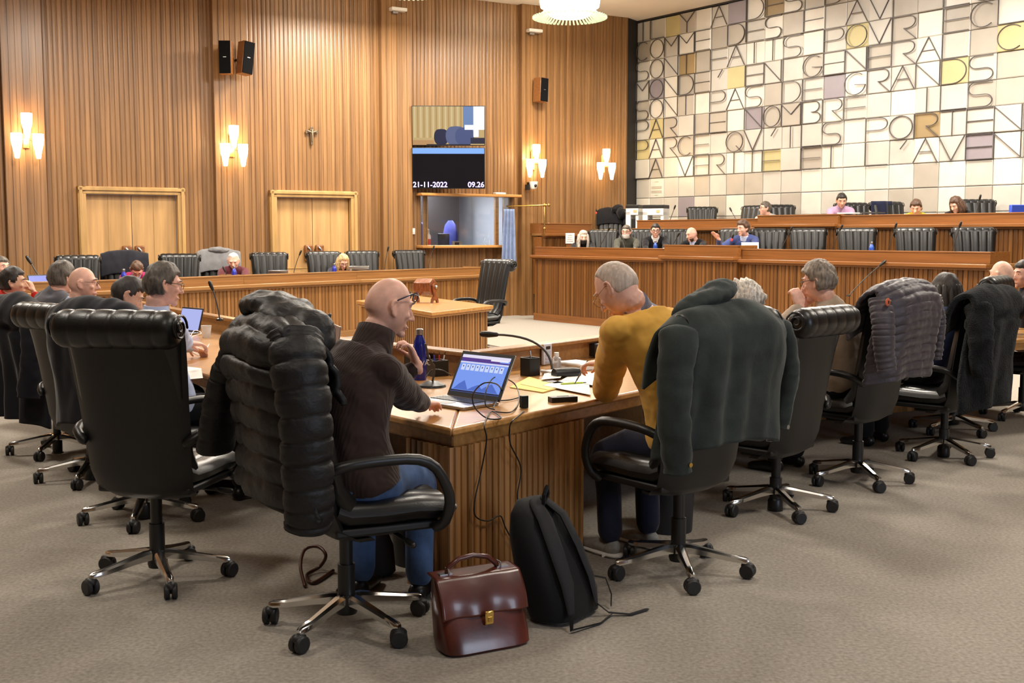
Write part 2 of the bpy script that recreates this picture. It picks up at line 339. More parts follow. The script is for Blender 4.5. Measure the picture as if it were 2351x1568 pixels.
G={'L':[[(lo,hi),(lo,lo),(hi,lo)]],'A':[[(lo,lo),(.5,hi),(hi,lo)],[(.25,.45),(.75,.45)]],'V':[[(lo,hi),(.5,lo),(hi,hi)]],'E':[[(hi,hi),(lo,hi),(lo,lo),(hi,lo)],[(lo,.5),(hi,.5)]],
'R':[[(lo,lo),(lo,hi),(.65,hi)]+arc(.65,.72,.3,.25,90,-90)+[(.5,.47),(hi,lo)]],'I':[[(.5,lo),(.5,hi)]],'T':[[(lo,hi),(hi,hi)],[(.5,lo),(.5,hi)]],'P':[[(lo,lo),(lo,hi),(.65,hi)]+arc(.65,.72,.3,.25,90,-90)+[(lo,.47)]],
'C':[arc(.5,.5,.46,.46,50,310,20)],'O':[arc(.5,.5,.46,.46,0,360,26)],'Q':[arc(.5,.5,.46,.46,0,360,26),[(.6,.3),(.9,.02)]],'S':[[(.9,hi),(.4,hi)]+arc(.32,.73,.26,.24,90,270)+[(.62,.49)]+arc(.66,.26,.26,.23,90,-90)+[(.06,lo)]],
'N':[[(lo,lo),(lo,hi),(hi,lo),(hi,hi)]],'M':[[(lo,lo),(lo,hi),(.5,.5),(hi,hi),(hi,lo)]],'B':[[(lo,lo),(lo,hi),(.6,hi)]+arc(.62,.74,.26,.23,90,-90)+[(.5,.5)]+arc(.66,.26,.28,.23,90,-90)+[(lo,lo)]],
'G':[arc(.5,.5,.46,.46,50,350,20)+[(.5,.46)]],'D':[[(lo,lo),(lo,hi),(.45,hi)]+arc(.45,.5,.5,.47,90,-90,18)+[(lo,lo)]],'F':[[(hi,hi),(lo,hi),(lo,lo)],[(lo,.5),(hi,.5)]],'Y':[[(lo,hi),(.5,.5),(hi,hi)],[(.5,.5),(.5,lo)]],"'":[[(.75,.95),(.5,.62)]],'H':[[(lo,lo),(lo,hi)],[(hi,lo),(hi,hi)],[(lo,.5),(hi,.5)]]}
lm=mat('letter_dark_metal',(92,88,88),.4,.4); rest=MB(); cnt=0
lets=[(c,r,ch) for r,s in enumerate(rows) for c,ch in enumerate(s[:21]) if ch!=' ']
lets.sort(key=lambda t:(t[0]>19,-t[0]))
for c,r,ch in lets:
    m=MB() if cnt<99 else rest
    for st in G[ch]:
        pts=[Vector((ks[c]+x*(ks[c+1]-ks[c]),-.070,z0r+(r+y)*rh)) for x,y in st]
        for a,b in zip(pts,pts[1:]):
            d=b-a
            if d.length<1e-5: continue
            m.box((a+b)/2,(d.length+.008,.020,.010),Matrix.Rotation(-math.atan2(d.z,d.x),3,'Y'))
    if m is not rest: obj('letter',m,lm,me,smooth=False); cnt+=1
if rest.v: o=obj('letter',rest,lm,me,smooth=False); o['kind']='stuff'
# small engraved notice on one lower tile
m=MB(); c=1
for i,z in enumerate([.34,.24,.22,.20,.15,.13,.11,.06]): m.box(((ks[1]+ks[2])/2,-.036,z0r-rh+z*.95),((.1 if i in(0,7) else .3),.004,.006))
obj('notice_text',m,cW,me,smooth=False)
# black strip between fluted wall and tiles, and above the tiles
a=W3(kD,0); b=pm+dm*(ks[0]-.01)
m=MB(); m.prism([(a.x,a.y),(b.x,b.y),(b.x+.3,b.y+.3),(a.x+.1,a.y+.4)],0,ZC); struct(obj('trim_corner',m,M['black'],smooth=False))
m=MB(); m.box(((ks[0]+ks[-1])/2,.0,(z8+ZC)/2+.01),(ks[-1]-ks[0],.1,ZC-z8)); struct(obj('trim_top',m,M['black'],smooth=False,loc=(pm.x,pm.y,0),rz=math.atan2(dm.y,dm.x)))
# ------------------------------------------------------------ dais platforms and steps
def A2(k,off): q=dp+dm*k+nm*off; return (q.x,q.y)
m=MB(); m.prism([A2(.02,.1),A2(9.0,.1),A2(9.6,2.0),A2(14,2.0),A2(14,3.3),A2(-1.3,3.3),A2(-1.3,1.9),A2(.02,1.9)],0,.42); struct(obj('floor_dais_lower',m,M['carpet'],smooth=False))
m=MB(); m.prism([A2(.4,1.95),A2(14,1.95),A2(14,3.4),A2(.4,3.4)],.42,.86); struct(obj('floor_dais_upper',m,M['carpet'],smooth=False))
m=MB()
m.prism([A2(-1.6,.75),A2(.0,.75),A2(.0,2),A2(-1.6,2)],0,.19); m.prism([A2(-1.25,1.12),A2(.0,1.12),A2(.0,2),A2(-1.25,2)],.19,.38)
s=obj('floor_steps',m,M['dais'],smooth=False); struct(s)
m=MB(); m.prism([A2(-1.58,.78),A2(-.02,.78),A2(-.02,1.1),A2(-1.58,1.1)],.19,.196); m.prism([A2(-1.23,1.15),A2(-.02,1.15),A2(-.02,1.7),A2(-1.23,1.7)],.38,.386); struct(obj('floor_step_carpet',m,M['carpet'],smooth=False))
m=MB(); m.prism([A2(-1.45,1.6),A2(.0,1.6),A2(.0,2.0),A2(-1.45,2.0)],.3,.62); struct(obj('trim_step_wall',m,M['dais'],smooth=False))
struct(fl_obj('trim_step_panel',A2(-1.5,1.75),A2(0,1.75),.62,.82,M['wall']))
m=MB(); m.prism([A2(-1.5,1.68),A2(.0,1.68),A2(.0,1.9),A2(-1.5,1.9)],.82,.86); struct(obj('trim_step_cap',m,M['plain'],smooth=False))
# ------------------------------------------------------------ benches
def bench(name,p0,p1,zb,zt,label,out,depth=.62,board=.15,base=.13,mt='dais',top='dais',name_parts=True,ends=(1,1),wt=.74,floor=0):
    # front faces -local y ; p0 -> p1 is left to right as seen from the front
    p0=Vector(p0[:2]); p1=Vector(p1[:2]); d=p1-p0; L=d.length; rz=math.atan2(d.y,d.x)
    e=empty(name,(p0.x,p0.y,zb),rz); tag(e,label,'desk')
    zt-=zb; zl=zt-board
    o=obj('front_panel',flutes(L,base,zl-.06,.07,.014,.04),M['deskd' if mt=='dais' else 'desk'],e,smooth=False)
    m=MB(); m.box((L/2,-.006,base/2),(L,.05,base)); obj('base_board',m,M[mt],e,smooth=False)
    m=MB(); m.box((L/2,-.03,zl-.025),(L+.04,.16,.05)); m.box((L/2,-.012,zl-.06),(L+.02,.10,.03)); obj('ledge',m,M[mt],e,bevel=.008)
    m=MB(); m.box((L/2,.03,zl+board/2),(L,.05,board)); m.box((L/2,.035,zl+board-.01),(L+.015,.08,.02)); obj('top_board',m,M[top],e,bevel=.004)
    m=MB(); m.box((L/2,depth/2+.05,zl-.02),(L,depth,.04)); obj('worktop',m,M['plainr'],e,bevel=.004)
    for k,x in enumerate((.02,L-.02)):
        m=MB(); m.box((x,depth/2+.03,zl/2-.03),(.04,depth-.05,zl-.06)); m.box((x,.25,zl+board/2),(.03,.4,board)) if ends[k] else None; obj('end_panel',m,M[mt],e,smooth=False)
    return e
k1=onl(1535,566,dp,dm)[0]; k2=onl(1703,566,dp,dm)[0]; kE=9.0
bench('council_bench',A2(0,0),A2(k1,0),0,1.34,'long wooden bench front with fluted panel at the left of the dais, beside the steps',1)
bench('council_bench',A2(k1,-.1),A2(k2,-.1),0,1.40,'slightly taller middle section of the lower dais bench before the man in blue',1,board=.17)
bench('council_bench',A2(k2,0),A2(kE,0),0,1.35,'lower dais bench section with four empty leather chairs behind it',1)
r1=onl(1462,505,dp+nm*1.9,dm)[0]; r2=onl(1745,500,dp+nm*1.9,dm)[0]; r3=onl(1930,498,dp+nm*1.9,dm)[0]
bench('rear_bench',A2(r1,1.9),A2(r2,1.9),.42,1.83,'upper dais bench section below the printers',1,depth=.55)
bench('rear_bench',A2(r2,1.83),A2(r3,1.83),.42,1.88,'raised middle section of the upper dais bench before the man in pink',1,depth=.6)
bench('rear_bench',A2(r3,1.9),A2(13.5,1.9),.42,1.86,'upper dais bench section at the right with two women behind it',1,depth=.55)
rL0=onl(1248,512,dp+nm*1.9,dm)[0]; rL1=onl(1358,512,dp+nm*1.9,dm)[0]; rL2=r1-.35
sc0=D(1248,530,22.05)
bench('side_counter',(sc0.x,sc0.y),A2(rL1,1.9),.42,1.78,'low counter with a white pump bottle on it beside the brass post',1,depth=.3,board=.20)
bench('side_counter',A2(rL1,1.92),A2(r1-.02,1.92),.42,1.50,'short lower counter in front of the chair with the black coat',1,depth=.12,board=.05)
# left bench across the chamber
Bp=[P(40,648,1.0),P(332,640,1.0),P(560,631,1.0),P(820,622,1.0),P(1110,612.5,1.0)]
segs=['left end of the wooden side bench below the first pair of doors','wooden side bench section before the man in the magenta sweater','wooden side bench section before the second pair of doors','wooden side bench section nearest the centre chair, below the booth window']
for i in range(4):
    bench('side_bench',Bp[i],Bp[i+1],0,1.0,segs[i],1,depth=.6,board=.13,base=.1,mt='plainr',top='plainr')
# ------------------------------------------------------------ small centre table
Ft,Rt,Lt=P(991,717,.75),P(1133,701,.75),P(817,690,.75)
ct=empty('clerk_table',(Ft.x,Ft.y,0)); tag(ct,'small wooden fluted table standing alone in the centre of the chamber','table')
q=[(0,0),((Rt-Ft).x,(Rt-Ft).y),((Rt-Ft).x+(Lt-Ft).x,(Rt-Ft).y+(Lt-Ft).y),((Lt-Ft).x,(Lt-Ft).y)]
m=MB(); m.prism(q,.71,.75); cxq=sum(a[0] for a in q)/4; cyq=sum(a[1] for a in q)/4
m.prism([(cxq+(a-cxq)*.975,cyq+(b-cyq)*.975) for a,b in q],.685,.712); obj('table_top',m,M['plain'],ct,bevel=.006)
qq=[(cxq+(a-cxq)*.90,cyq+(b-cyq)*.90) for a,b in q]
for i in range(4):
    a,b=Vector(qq[i]),Vector(qq[(i+1)%4]); d=b-a
    obj('side_panel',flutes(d.length,0.0,.69,.062,.024,.03),M['desk'],ct,smooth=False,loc=(a.x,a.y,0),rz=math.atan2(d.y,d.x))
# ------------------------------------------------------------ near horseshoe desk
RL=[Vector((-.22,6.13)),Vector((-1.12,7.08)),Vector((-2.05,8.5)),Vector((-2.85,9.85)),Vector((-3.6,11.4))]
RR=[Vector((-.22,6.13)),Vector((.53,7.08)),Vector((1.22,7.98)),Vector((2.15,8.8)),Vector((3.3,9.5)),Vector((4.8,10.2))]
TIP=Vector((-.25,4.74))
def offl(pts,w,sg):
    out=[]
    for i,p in enumerate(pts):
        a=(pts[min(i+1,len(pts)-1)]-pts[max(i-1,0)]).normalized(); n=Vector((a.y,-a.x))*sg
        out.append(p+n*w)
    return out
OLr=offl(RR,.80,1); OLl=offl(RL,.80,-1); OLr[0]=TIP; OLl[0]=TIP
# the inner rail itself stands farther in, .13 m above the desk top
ap=P(1080,808,.88).xy
RL=[ap]+[P(u,v,.88).xy for u,v in ((773,775),(543,732),(408,709))]+[Vector((-3.9,11.9))]
RR=[ap,P(1373,772,.88).xy]+[p+Vector((-.30,.38)) for p in RR[2:]]
def desk_wing(rail,outer,nm_,label,panel_segs,sg):
    e=empty('curved_desk',(rail[0].x,rail[0].y,0)); tag(e,label,'desk'); o3=rail[0]
    rel=lambda p:(p.x-o3.x,p.y-o3.y)
    poly=[rel(p) for p in rail]+[rel(p) for p in outer[::-1]]
    m=MB(); m.prism(poly,.712,.75); obj('desk_top',m,M['plain'],e,bevel=.012)
    inn=[r+(o-r)*.965 for r,o in zip(rail,outer)]; inn2=[r+(o-r)*.90 for r,o in zip(rail,outer)]
    m=MB(); m.prism([rel(p) for p in inn]+[rel(p) for p in inn2[::-1]],.655,.713); obj('edge_rim',m,M['plain'],e,bevel=.008)
    # inner raised rail with its fluted front
    r2=[r+(o-r)*.03 for r,o in zip(rail,outer)]; r0=[r-(o-r)*.03 for r,o in zip(rail,outer)]; r3=[r+(o-r)*.06 for r,o in zip(rail,outer)]
    m=MB(); m.prism([rel(p) for p in r0]+[rel(p) for p in r3[::-1]],.855,.885); obj('rail_cap',m,M['plainr'],e,bevel=.008)
    m=MB(); m.prism([rel(p) for p in rail]+[rel(p) for p in r2[::-1]],.05,.855); obj('rail_board',m,M['plainr'],e,smooth=False)
    for i in range(len(rail)-1):
        a,b=(r0[i]+(rail[i]-r0[i])*.8,r0[i+1]+(rail[i+1]-r0[i+1])*.8)
        if sg<0: a,b=a,b
        else: a,b=b,a
        d=b-a; obj('front_panel',flutes(d.length,0,.855,.06,.02,.02),M['desk'],e,smooth=False,loc=(a.x-o3.x,a.y-o3.y,0),rz=math.atan2(d.y,d.x))
    return e
dl=desk_wing(RL,OLl,'l','left wing of the near horseshoe desk, under the blue laptop',0,-1)
dr=desk_wing(RR,OLr,'r','right wing of the near horseshoe desk, in front of the man in yellow',0,1)
# fluted pedestal at the corner of the horseshoe
cp=empty('corner_pedestal',(TIP.x,TIP.y,0)); tag(cp,'fluted wooden corner pedestal under the desk corner behind the briefcase and backpack','pedestal')
d1=(OLr[1]-TIP).normalized(); d2=(OLl[1]-TIP).normalized()
c0=Vector((0,0))+(d1+d2)*.035; c1=c0+d1*.98; c2=c0+d2*.34
def relseg(a,b,name,z1=.66):
    d=b-a; return obj(name,flutes(d.length,.0,z1,.043,.014,.02),M['desk'],cp,smooth=False,loc=(a.x,a.y,0),rz=math.atan2(d.y,d.x))
relseg(c0,c1,'front_panel'); relseg(c2,c0,'side_panel')
inw=(d1+d2).normalized()*.03
m=MB(); m.prism([(c0+inw)[:],(c1+d2*.03)[:],(c1+d2*.3)[:],(c2+d1*.4)[:],(c2+d1*.03)[:]],0.0,.66); obj('pedestal_core',m,M['plainr'],cp,smooth=False)
# ------------------------------------------------------------ executive chair
def chan(s,n=5,w=1.0):       # upholstery channels: 1 in the middle of a channel, 0 at a seam
    return abs(math.sin(PI*n*(s+1)/2))**.45
def make_chair():
    root=empty('executive_chair',(0,0,0)); SH=Vector((0,.10,0))
    path=[(.22,.50),(.10,.495),(-.05,.50),(-.15,.53),(-.205,.60),(-.235,.72),(-.262,.86),(-.29,1.0),(-.315,1.10),(-.335,1.17)]
    def back(path,name,w0,w1,th,ch):
        m=MB(); pts=[Vector((0,a,b)) for a,b in path]; n=len(pts); NX=40; rings=[]
        for i,p in enumerate(pts):
            t=(pts[min(i+1,n-1)]-pts[max(i-1,0)]).normalized(); nn=Vector((0,t.z,-t.y)); w=w0+(w1-w0)*i/(n-1); r=[]
            for k in range(NX+1):
                s=-1+2*k/NX; e=(1-abs(s)**8)**.5; r.append(p+Vector((s*w,0,0))+nn*(th*.5*e*(.80+.28*chan(s,ch))))
            for k in range(NX-1,0,-1):
                s=-1+2*k/NX; e=(1-abs(s)**8)**.5; r.append(p+Vector((s*w,0,0))-nn*(th*.5*e))
            rings.append(r)
        m.loft(rings); return m
    obj('back_cushion',back(path[3:],'b',.235,.275,.085,5),M['leather'],root)
    obj('seat_cushion',back([(.25,.475),(.24,.49),(.12,.50),(-.02,.495),(-.15,.50),(-.2,.52)],'s',.25,.235,.095,5),M['leather'],root)
    # head roll
    m=MB(); rings=[]; NX=60
    for k in range(NX+1):
        s=-1+2*k/NX; e=(1-abs(s)**14)**.5; rr=.084*max(e,.15)*(.93+.07*chan(s,6)); r=[]
        for j in range(24):
            a=2*PI*j/24; r.append(Vector((s*.288,-.385+rr*math.cos(a)*.95,1.158+rr*math.sin(a))))
        rings.append(r)
    m.loft(rings); hr=obj('head_roll',m,M['leather'],root)
    for sx in (-1,1):
        m=MB(); pts=[(sx*.290,-.385+.06*math.cos(a)*(1-a/14),1.165+.06*math.sin(a)*(1-a/14)) for a in [i*.4 for i in range(30)]]; m.tube(pts,.006,6); obj('scroll_end',m,M['leather'],hr)
    # hard back shell
    m=MB(); rings=[]
    for z,y,w in [(.385,-.10,.19),(.39,-.17,.215),(.43,-.235,.232),(.52,-.265,.242),(.66,-.285,.25),(.85,-.315,.262),(1.0,-.34,.272),(1.1,-.36,.278),(1.14,-.37,.279)]:
        r=[]
        for k in range(25):
            s=-1+2*k/24; r.append(Vector((s*w,y+.055*abs(s)**3.5-.012,z+ (0.02*abs(s)**4 if z<.45 else 0))))
        for k in range(23,0,-1):
            s=-1+2*k/24; r.append(Vector((s*w*.97,y+.03+.05*abs(s)**3.5,z)))
        rings.append(r)
    m.loft(rings); obj('back_shell',m,M['shell'],root)
    m=MB(); m.box((0,0,.435),(.44,.42,.035)); obj('seat_pan',m,M['shell'],root,bevel=.01)
    for sx in (-1,1):
        m=MB(); pts=[(sx*.245,-.27,.66),(sx*.29,-.24,.695),(sx*.305,-.16,.715),(sx*.305,-.02,.72),(sx*.305,.09,.712),(sx*.303,.16,.675),(sx*.298,.205,.60),(sx*.285,.225,.53),(sx*.262,.215,.455),(sx*.24,.19,.43)]
        sm=[]
        for i in range(len(pts)-1):
            for t in (0,.5):
                p0,p1,p2,p3=[Vector(pts[max(0,min(len(pts)-1,i+q))]) for q in (-1,0,1,2)]
                sm.append(.5*((2*p1)+(p2-p0)*t+(2*p0-5*p1+4*p2-p3)*t*t+(3*p1-p0-3*p2+p3)*t**3))
        sm.append(Vector(pts[-1])); m.tube(sm,.021,10); obj('armrest',m,M['plastic'],root)
    m=MB(); m.box((0,-.02,.40),(.16,.22,.05)); m.tube([(.05,.05,.40),(.24,.07,.385)],.009,8); m.tube([(.23,.07,.385),(.28,.075,.38)],.014,8); obj('tilt_mechanism',m,M['plastic'],root,bevel=.01)
    m=MB(); m.lathe([(.034,.10),(.034,.26),(.026,.26),(.026,.39)]); m.lathe([(.0,.055),(.04,.06),(.044,.075),(.042,.13),(.036,.14)]); obj('gas_column',m,M['plastic'],root)
    for ch in root.children:
        if ch.name.split('.')[0]!='gas_column': ch.location=SH
    for k in range(5):
        a=2*PI*k/5+.35; dx,dy=math.cos(a),math.sin(a); X=lambda r,z,t=0:Vector((dx*r-dy*t,dy*r+dx*t,z))
        m=MB(); rings=[]
        for r_,z,hw,hh in [(.035,.120,.022,.020),(.06,.120,.024,.020),(.12,.111,.021,.017),(.24,.090,.0175,.014),(.305,.082,.016,.013),(.320,.080,.009,.008)]:
            rings.append([X(r_,z-hh,-hw),X(r_,z-hh,hw),X(r_,z+hh*.4,hw),X(r_,z+hh,hw*.5),X(r_,z+hh,-hw*.5),X(r_,z+hh*.4,-hw)])
        m.loft(rings); lg=obj('leg',m,M['chrome'],root)
        m=MB(); c=X(.315,.0); rot=Matrix.Rotation(a+.9+k*1.3,3,'Z')
        for s in (-1,1):
            q=c+rot@Vector((0,s*.016,.034)); Mx=rot@Matrix.Rotation(PI/2,3,'X')
            m.lathe([(.010,-.012),(.029,-.012),(.034,-.007),(.034,.007),(.029,.012),(.010,.012)],q,16,M=Mx)
        m.tube([c+Vector((0,0,.03)),c+Vector((0,0,.072))],.008,8); m.ell(c+Vector((0,0,.056)),(.032,.024,.020),M=rot,nu=12,nv=8)
        obj('caster',m,M['wheel'],root)
    return root
CH0=make_chair(); used=[]
CG='black leather executive chairs'
def chair(x,y,face,label,z=0,low=0,group=CG):
    r=CH0 if not used else dup(CH0); used.append(1)
    r.location=(x,y,z); r.rotation_euler=(0,0,fz(face)); tag(r,label,'chair',group)
    if low:
        for ch in r.children:
            if ch.name.split('.')[0] not in('leg','caster'): ch.location=ch.location+Vector((0,0,-low))
    return r
def gauss(x,c,w): return math.exp(-((x-c)/w)**2)
# ------------------------------------------------------------ people
def headpt(n,grow=1.0):
    x,y,z=n
    px,py,pz=.0745*x,.093*y,.116*z
    if z<0: px*=1-.26*(-z)**1.6
    if z<0 and y<0: py*=1-.30*(-z)
    if z>0: px*=1+.04*z
    if y<0 and z>-.2: py*=1.07
    if y>.55: py-=.010*(y-.55)*(1 if abs(z)<.6 else .4)      # flatter face
    # eye sockets
    for sx in (-1,1): py-=.0085*math.exp(-(((px-sx*.031)/.016)**2+((pz-.012)/.014)**2))*(y>0)
    return Vector((px,py,pz))*grow
def head_mesh(m,T,near):
    nu,nv=(56,36) if near else (28,18)
    V=[];F_=[]
    for j in range(1,nv):
        t=PI*j/nv
        for i in range(nu):
            a=2*PI*i/nu; V.append(T(headpt((math.sin(t)*math.cos(a),math.sin(t)*math.sin(a),math.cos(t)))))
    V+=[T(headpt((0,0,1))),T(headpt((0,0,-1)))]; n=len(V)
    F_=[(j*nu+i,(j+1)*nu+i,(j+1)*nu+(i+1)%nu,j*nu+(i+1)%nu) for j in range(nv-2) for i in range(nu)]
    F_+=[(n-2,i,(i+1)%nu) for i in range(nu)]+[(n-1,(nv-2)*nu+(i+1)%nu,(nv-2)*nu+i) for i in range(nu)]
    m.add(V,F_)
    m.tube([T(Vector(p)) for p in [(0,.080,.020),(0,.092,.002),(0,.103,-.018),(0,.108,-.028)]],[.0075,.0085,.0105,.0125],10)   # nose
    for s in (-1,1):
        m.ell(T(Vector((s*.011,.094,-.031))),(.0085,.0095,.007),nu=10,nv=6)
        m.tube([T(Vector((s*.012,.086,.031))),T(Vector((s*.032,.083,.034))),T(Vector((s*.050,.068,.028)))],[.007,.0085,.006],8)  # brow ridge
        m.ell(T(Vector((s*.043,.062,-.020))),(.019,.018,.015),nu=12,nv=8)       # cheek
        m.ell(T(Vector((s*.031,.0715,.0165))),(.0145,.0125,.0075),nu=12,nv=8); m.ell(T(Vector((s*.031,.0695,.0035))),(.0135,.011,.006),nu=12,nv=8)
        ep=[T(Vector((s*(.072+.013*math.sin(max(0,a*.5))),.002-.017*math.cos(a+.3)*-1-.008,-.006+.029*math.sin(a)))) for a in [R(d) for d in range(60,331,30)]]
        e0=[(s*.075,.006,.022),(s*.083,-.004,.030),(s*.088,-.018,.026),(s*.090,-.024,.010),(s*.087,-.020,-.008),(s*.082,-.010,-.024),(s*.076,.002,-.030)]
        m.tube([T(Vector(p)) for p in e0],[.005,.006,.0062,.0062,.006,.0068,.006],8)
        m.tube([T(Vector(p)) for p in [(s*.072,.003,.018),(s*.078,-.010,.010),(s*.078,-.008,-.010),(s*.072,.003,-.024)]],[.008,.009,.009,.006],8)
    m.ell(T(Vector((0,.071,-.094))),(.022,.018,.017),nu=12,nv=8)    # chin
    m.tube([T(Vector((-.022,.078,-.062))),T(Vector((0,.088,-.059))),T(Vector((.022,.078,-.062)))],[.004,.0072,.004],8)
    m.tube([T(Vector((-.020,.078,-.069))),T(Vector((0,.087,-.070))),T(Vector((.020,.078,-.069)))],[.004,.0075,.004],8)
def hair_obj(T,style,material,par,near,thick=.016,seed=0):
    nu,nv=(72,48) if near else (36,24); V=[]
    def sm(a,b,x): t=max(0,min(1,(x-a)/(b-a))); return t*t*(3-2*t)
    def vert(n):
        x,y,z=n; nz=noise.noise(Vector(n)*3+Vector((seed,0,0)))
        if style in ('long','bob'):  line=-1.2+1.75*sm(.25,.62,y); 
        elif style=='crop': line=-.42+.98*sm(-.35,.55,y)
        elif style=='recede': line=-.42+1.12*sm(-.4,.35,y)
        else: line=-.50+.98*sm(-.10,.60,y)
        side=sm(.0,.10,z-line+.05*nz)
        if style=='crown': side*=1-sm(.35,.55,z+.25*y)
        if y>-.1 and y<.32 and z<.12 and style not in('long','bob'): side*=sm(.16,.30,y) if y>.1 and z>-.25 else (0 if z<.10 and y>-.08 else side)   # round the ear
        if near: z3=noise.noise(Vector((x*16+seed,y*16,z*6))); nz+=.45*z3*(style!='crop')
        th=thick*(.75+.5*nz+ (.5*max(0,z) if style not in('crop',) else 0))
        if style=='curly': th=thick*(1+1.1*noise.noise(Vector(n)*7+Vector((seed,0,0))))
        p=headpt(n); d=Vector((x,y,z*.9)).normalized()
        return T(p+d*(th*side-.010*(1-side)))
    for j in range(1,nv):
        t=PI*j/nv
        for i in range(nu):
            a=2*PI*i/nu; V.append(vert((math.sin(t)*math.cos(a),math.sin(t)*math.sin(a),math.cos(t))))
    V+=[vert((0,0,1)),vert((0,0,-1))]; n=len(V)
    F_=[(j*nu+i,(j+1)*nu+i,(j+1)*nu+(i+1)%nu,j*nu+(i+1)%nu) for j in range(nv-2) for i in range(nu)]
    F_+=[(n-2,i,(i+1)%nu) for i in range(nu)]+[(n-1,(nv-2)*nu+(i+1)%nu,(nv-2)*nu+i) for i in range(nu)]
    m=MB().add(V,F_)
    if style in('long','bob'):
        low=-.30 if style=='long' else -.135
        for s in (-1,1):
            for k,(x0,y0) in enumerate([(.070,.035),(.082,.0),(.080,-.035),(.062,-.070),(.03,-.092),(.0,-.098)]):
                m.tube([T(Vector((s*x0,y0,.04))),T(Vector((s*x0*1.12,y0*1.08,-.05))),T(Vector((s*x0*1.15,y0*1.15,low*.75))),T(Vector((s*x0*1.0,y0*1.15,low)))],[.02,.026,.026,.010],8)
    return obj('hair',m,material,par,auto=False)
def ik(S,W,l1,l2,pole):
    d=W-S; L=d.length
    if L>(l1+l2)*.995: W=S+d*((l1+l2)*.995/L); d=W-S; L=d.length
    L=max(L,abs(l1-l2)+.02)
    a=(l1*l1-l2*l2+L*L)/(2*L); h=math.sqrt(max(0,l1*l1-a*a)); u=d.normalized(); p=(pole-u*pole.dot(u)).normalized()
    return S+u*a+p*h,W
def hand(m,Wp,dirv,up,side,curl=.5,sc_=1.0,spread=.0,pinch=False):
    # Wp wrist, dirv finger direction, up = back-of-hand direction, side=+1 right hand
    d=dirv.normalized(); b=(up-d*up.dot(d)).normalized(); x=d.cross(b)*side     # x points to the thumb side
    x=-x
    c=Wp+d*.045*sc_
    Mx=Matrix((x,d,b)).transposed()
    m.ell(Wp+d*.05*sc_,(.041*sc_,.052*sc_,.016*sc_),M=Mx,nu=16,nv=10)
    m.tube([Wp-d*.02,Wp+d*.03],[.026*sc_,.026*sc_],10,flat=.75)
    for k,(off,ln) in enumerate(((.030,.070),(.010,.080),(-.010,.074),(-.029,.058))):
        p=Wp+d*.085*sc_+x*off*sc_; ang=curl*.5; pts=[p-d*.02*sc_,p]; q=p.copy()
        for seg,f in enumerate((.42,.32,.26)):
            dd=(d*math.cos(ang)-b*math.sin(ang)+x*spread*(off/.03)*.25).normalized(); q=q+dd*ln*f*sc_; pts.append(q.copy()); ang+=curl*(.95 if k!=0 or not pinch else .6)
        m.tube(pts,[.0092*sc_,.0088*sc_,.0082*sc_,.0075*sc_,.0065*sc_],8)
    p=Wp+d*.028*sc_+x*.030*sc_
    dd=(x*.75+d*.7-b*(.25+curl*.4)).normalized(); q1=p+dd*.036*sc_; dd2=(x*.25+d*.9-b*(.2+curl*.5)).normalized(); q2=q1+dd2*.032*sc_; dd3=(d*.9-x*.05-b*(.2+curl*.6)).normalized()
    m.tube([p-dd*.012,p,q1,q2,q2+dd3*.02*sc_],[.013*sc_,.0125*sc_,.0105*sc_,.0095*sc_,.0075*sc_],8)
TR={}
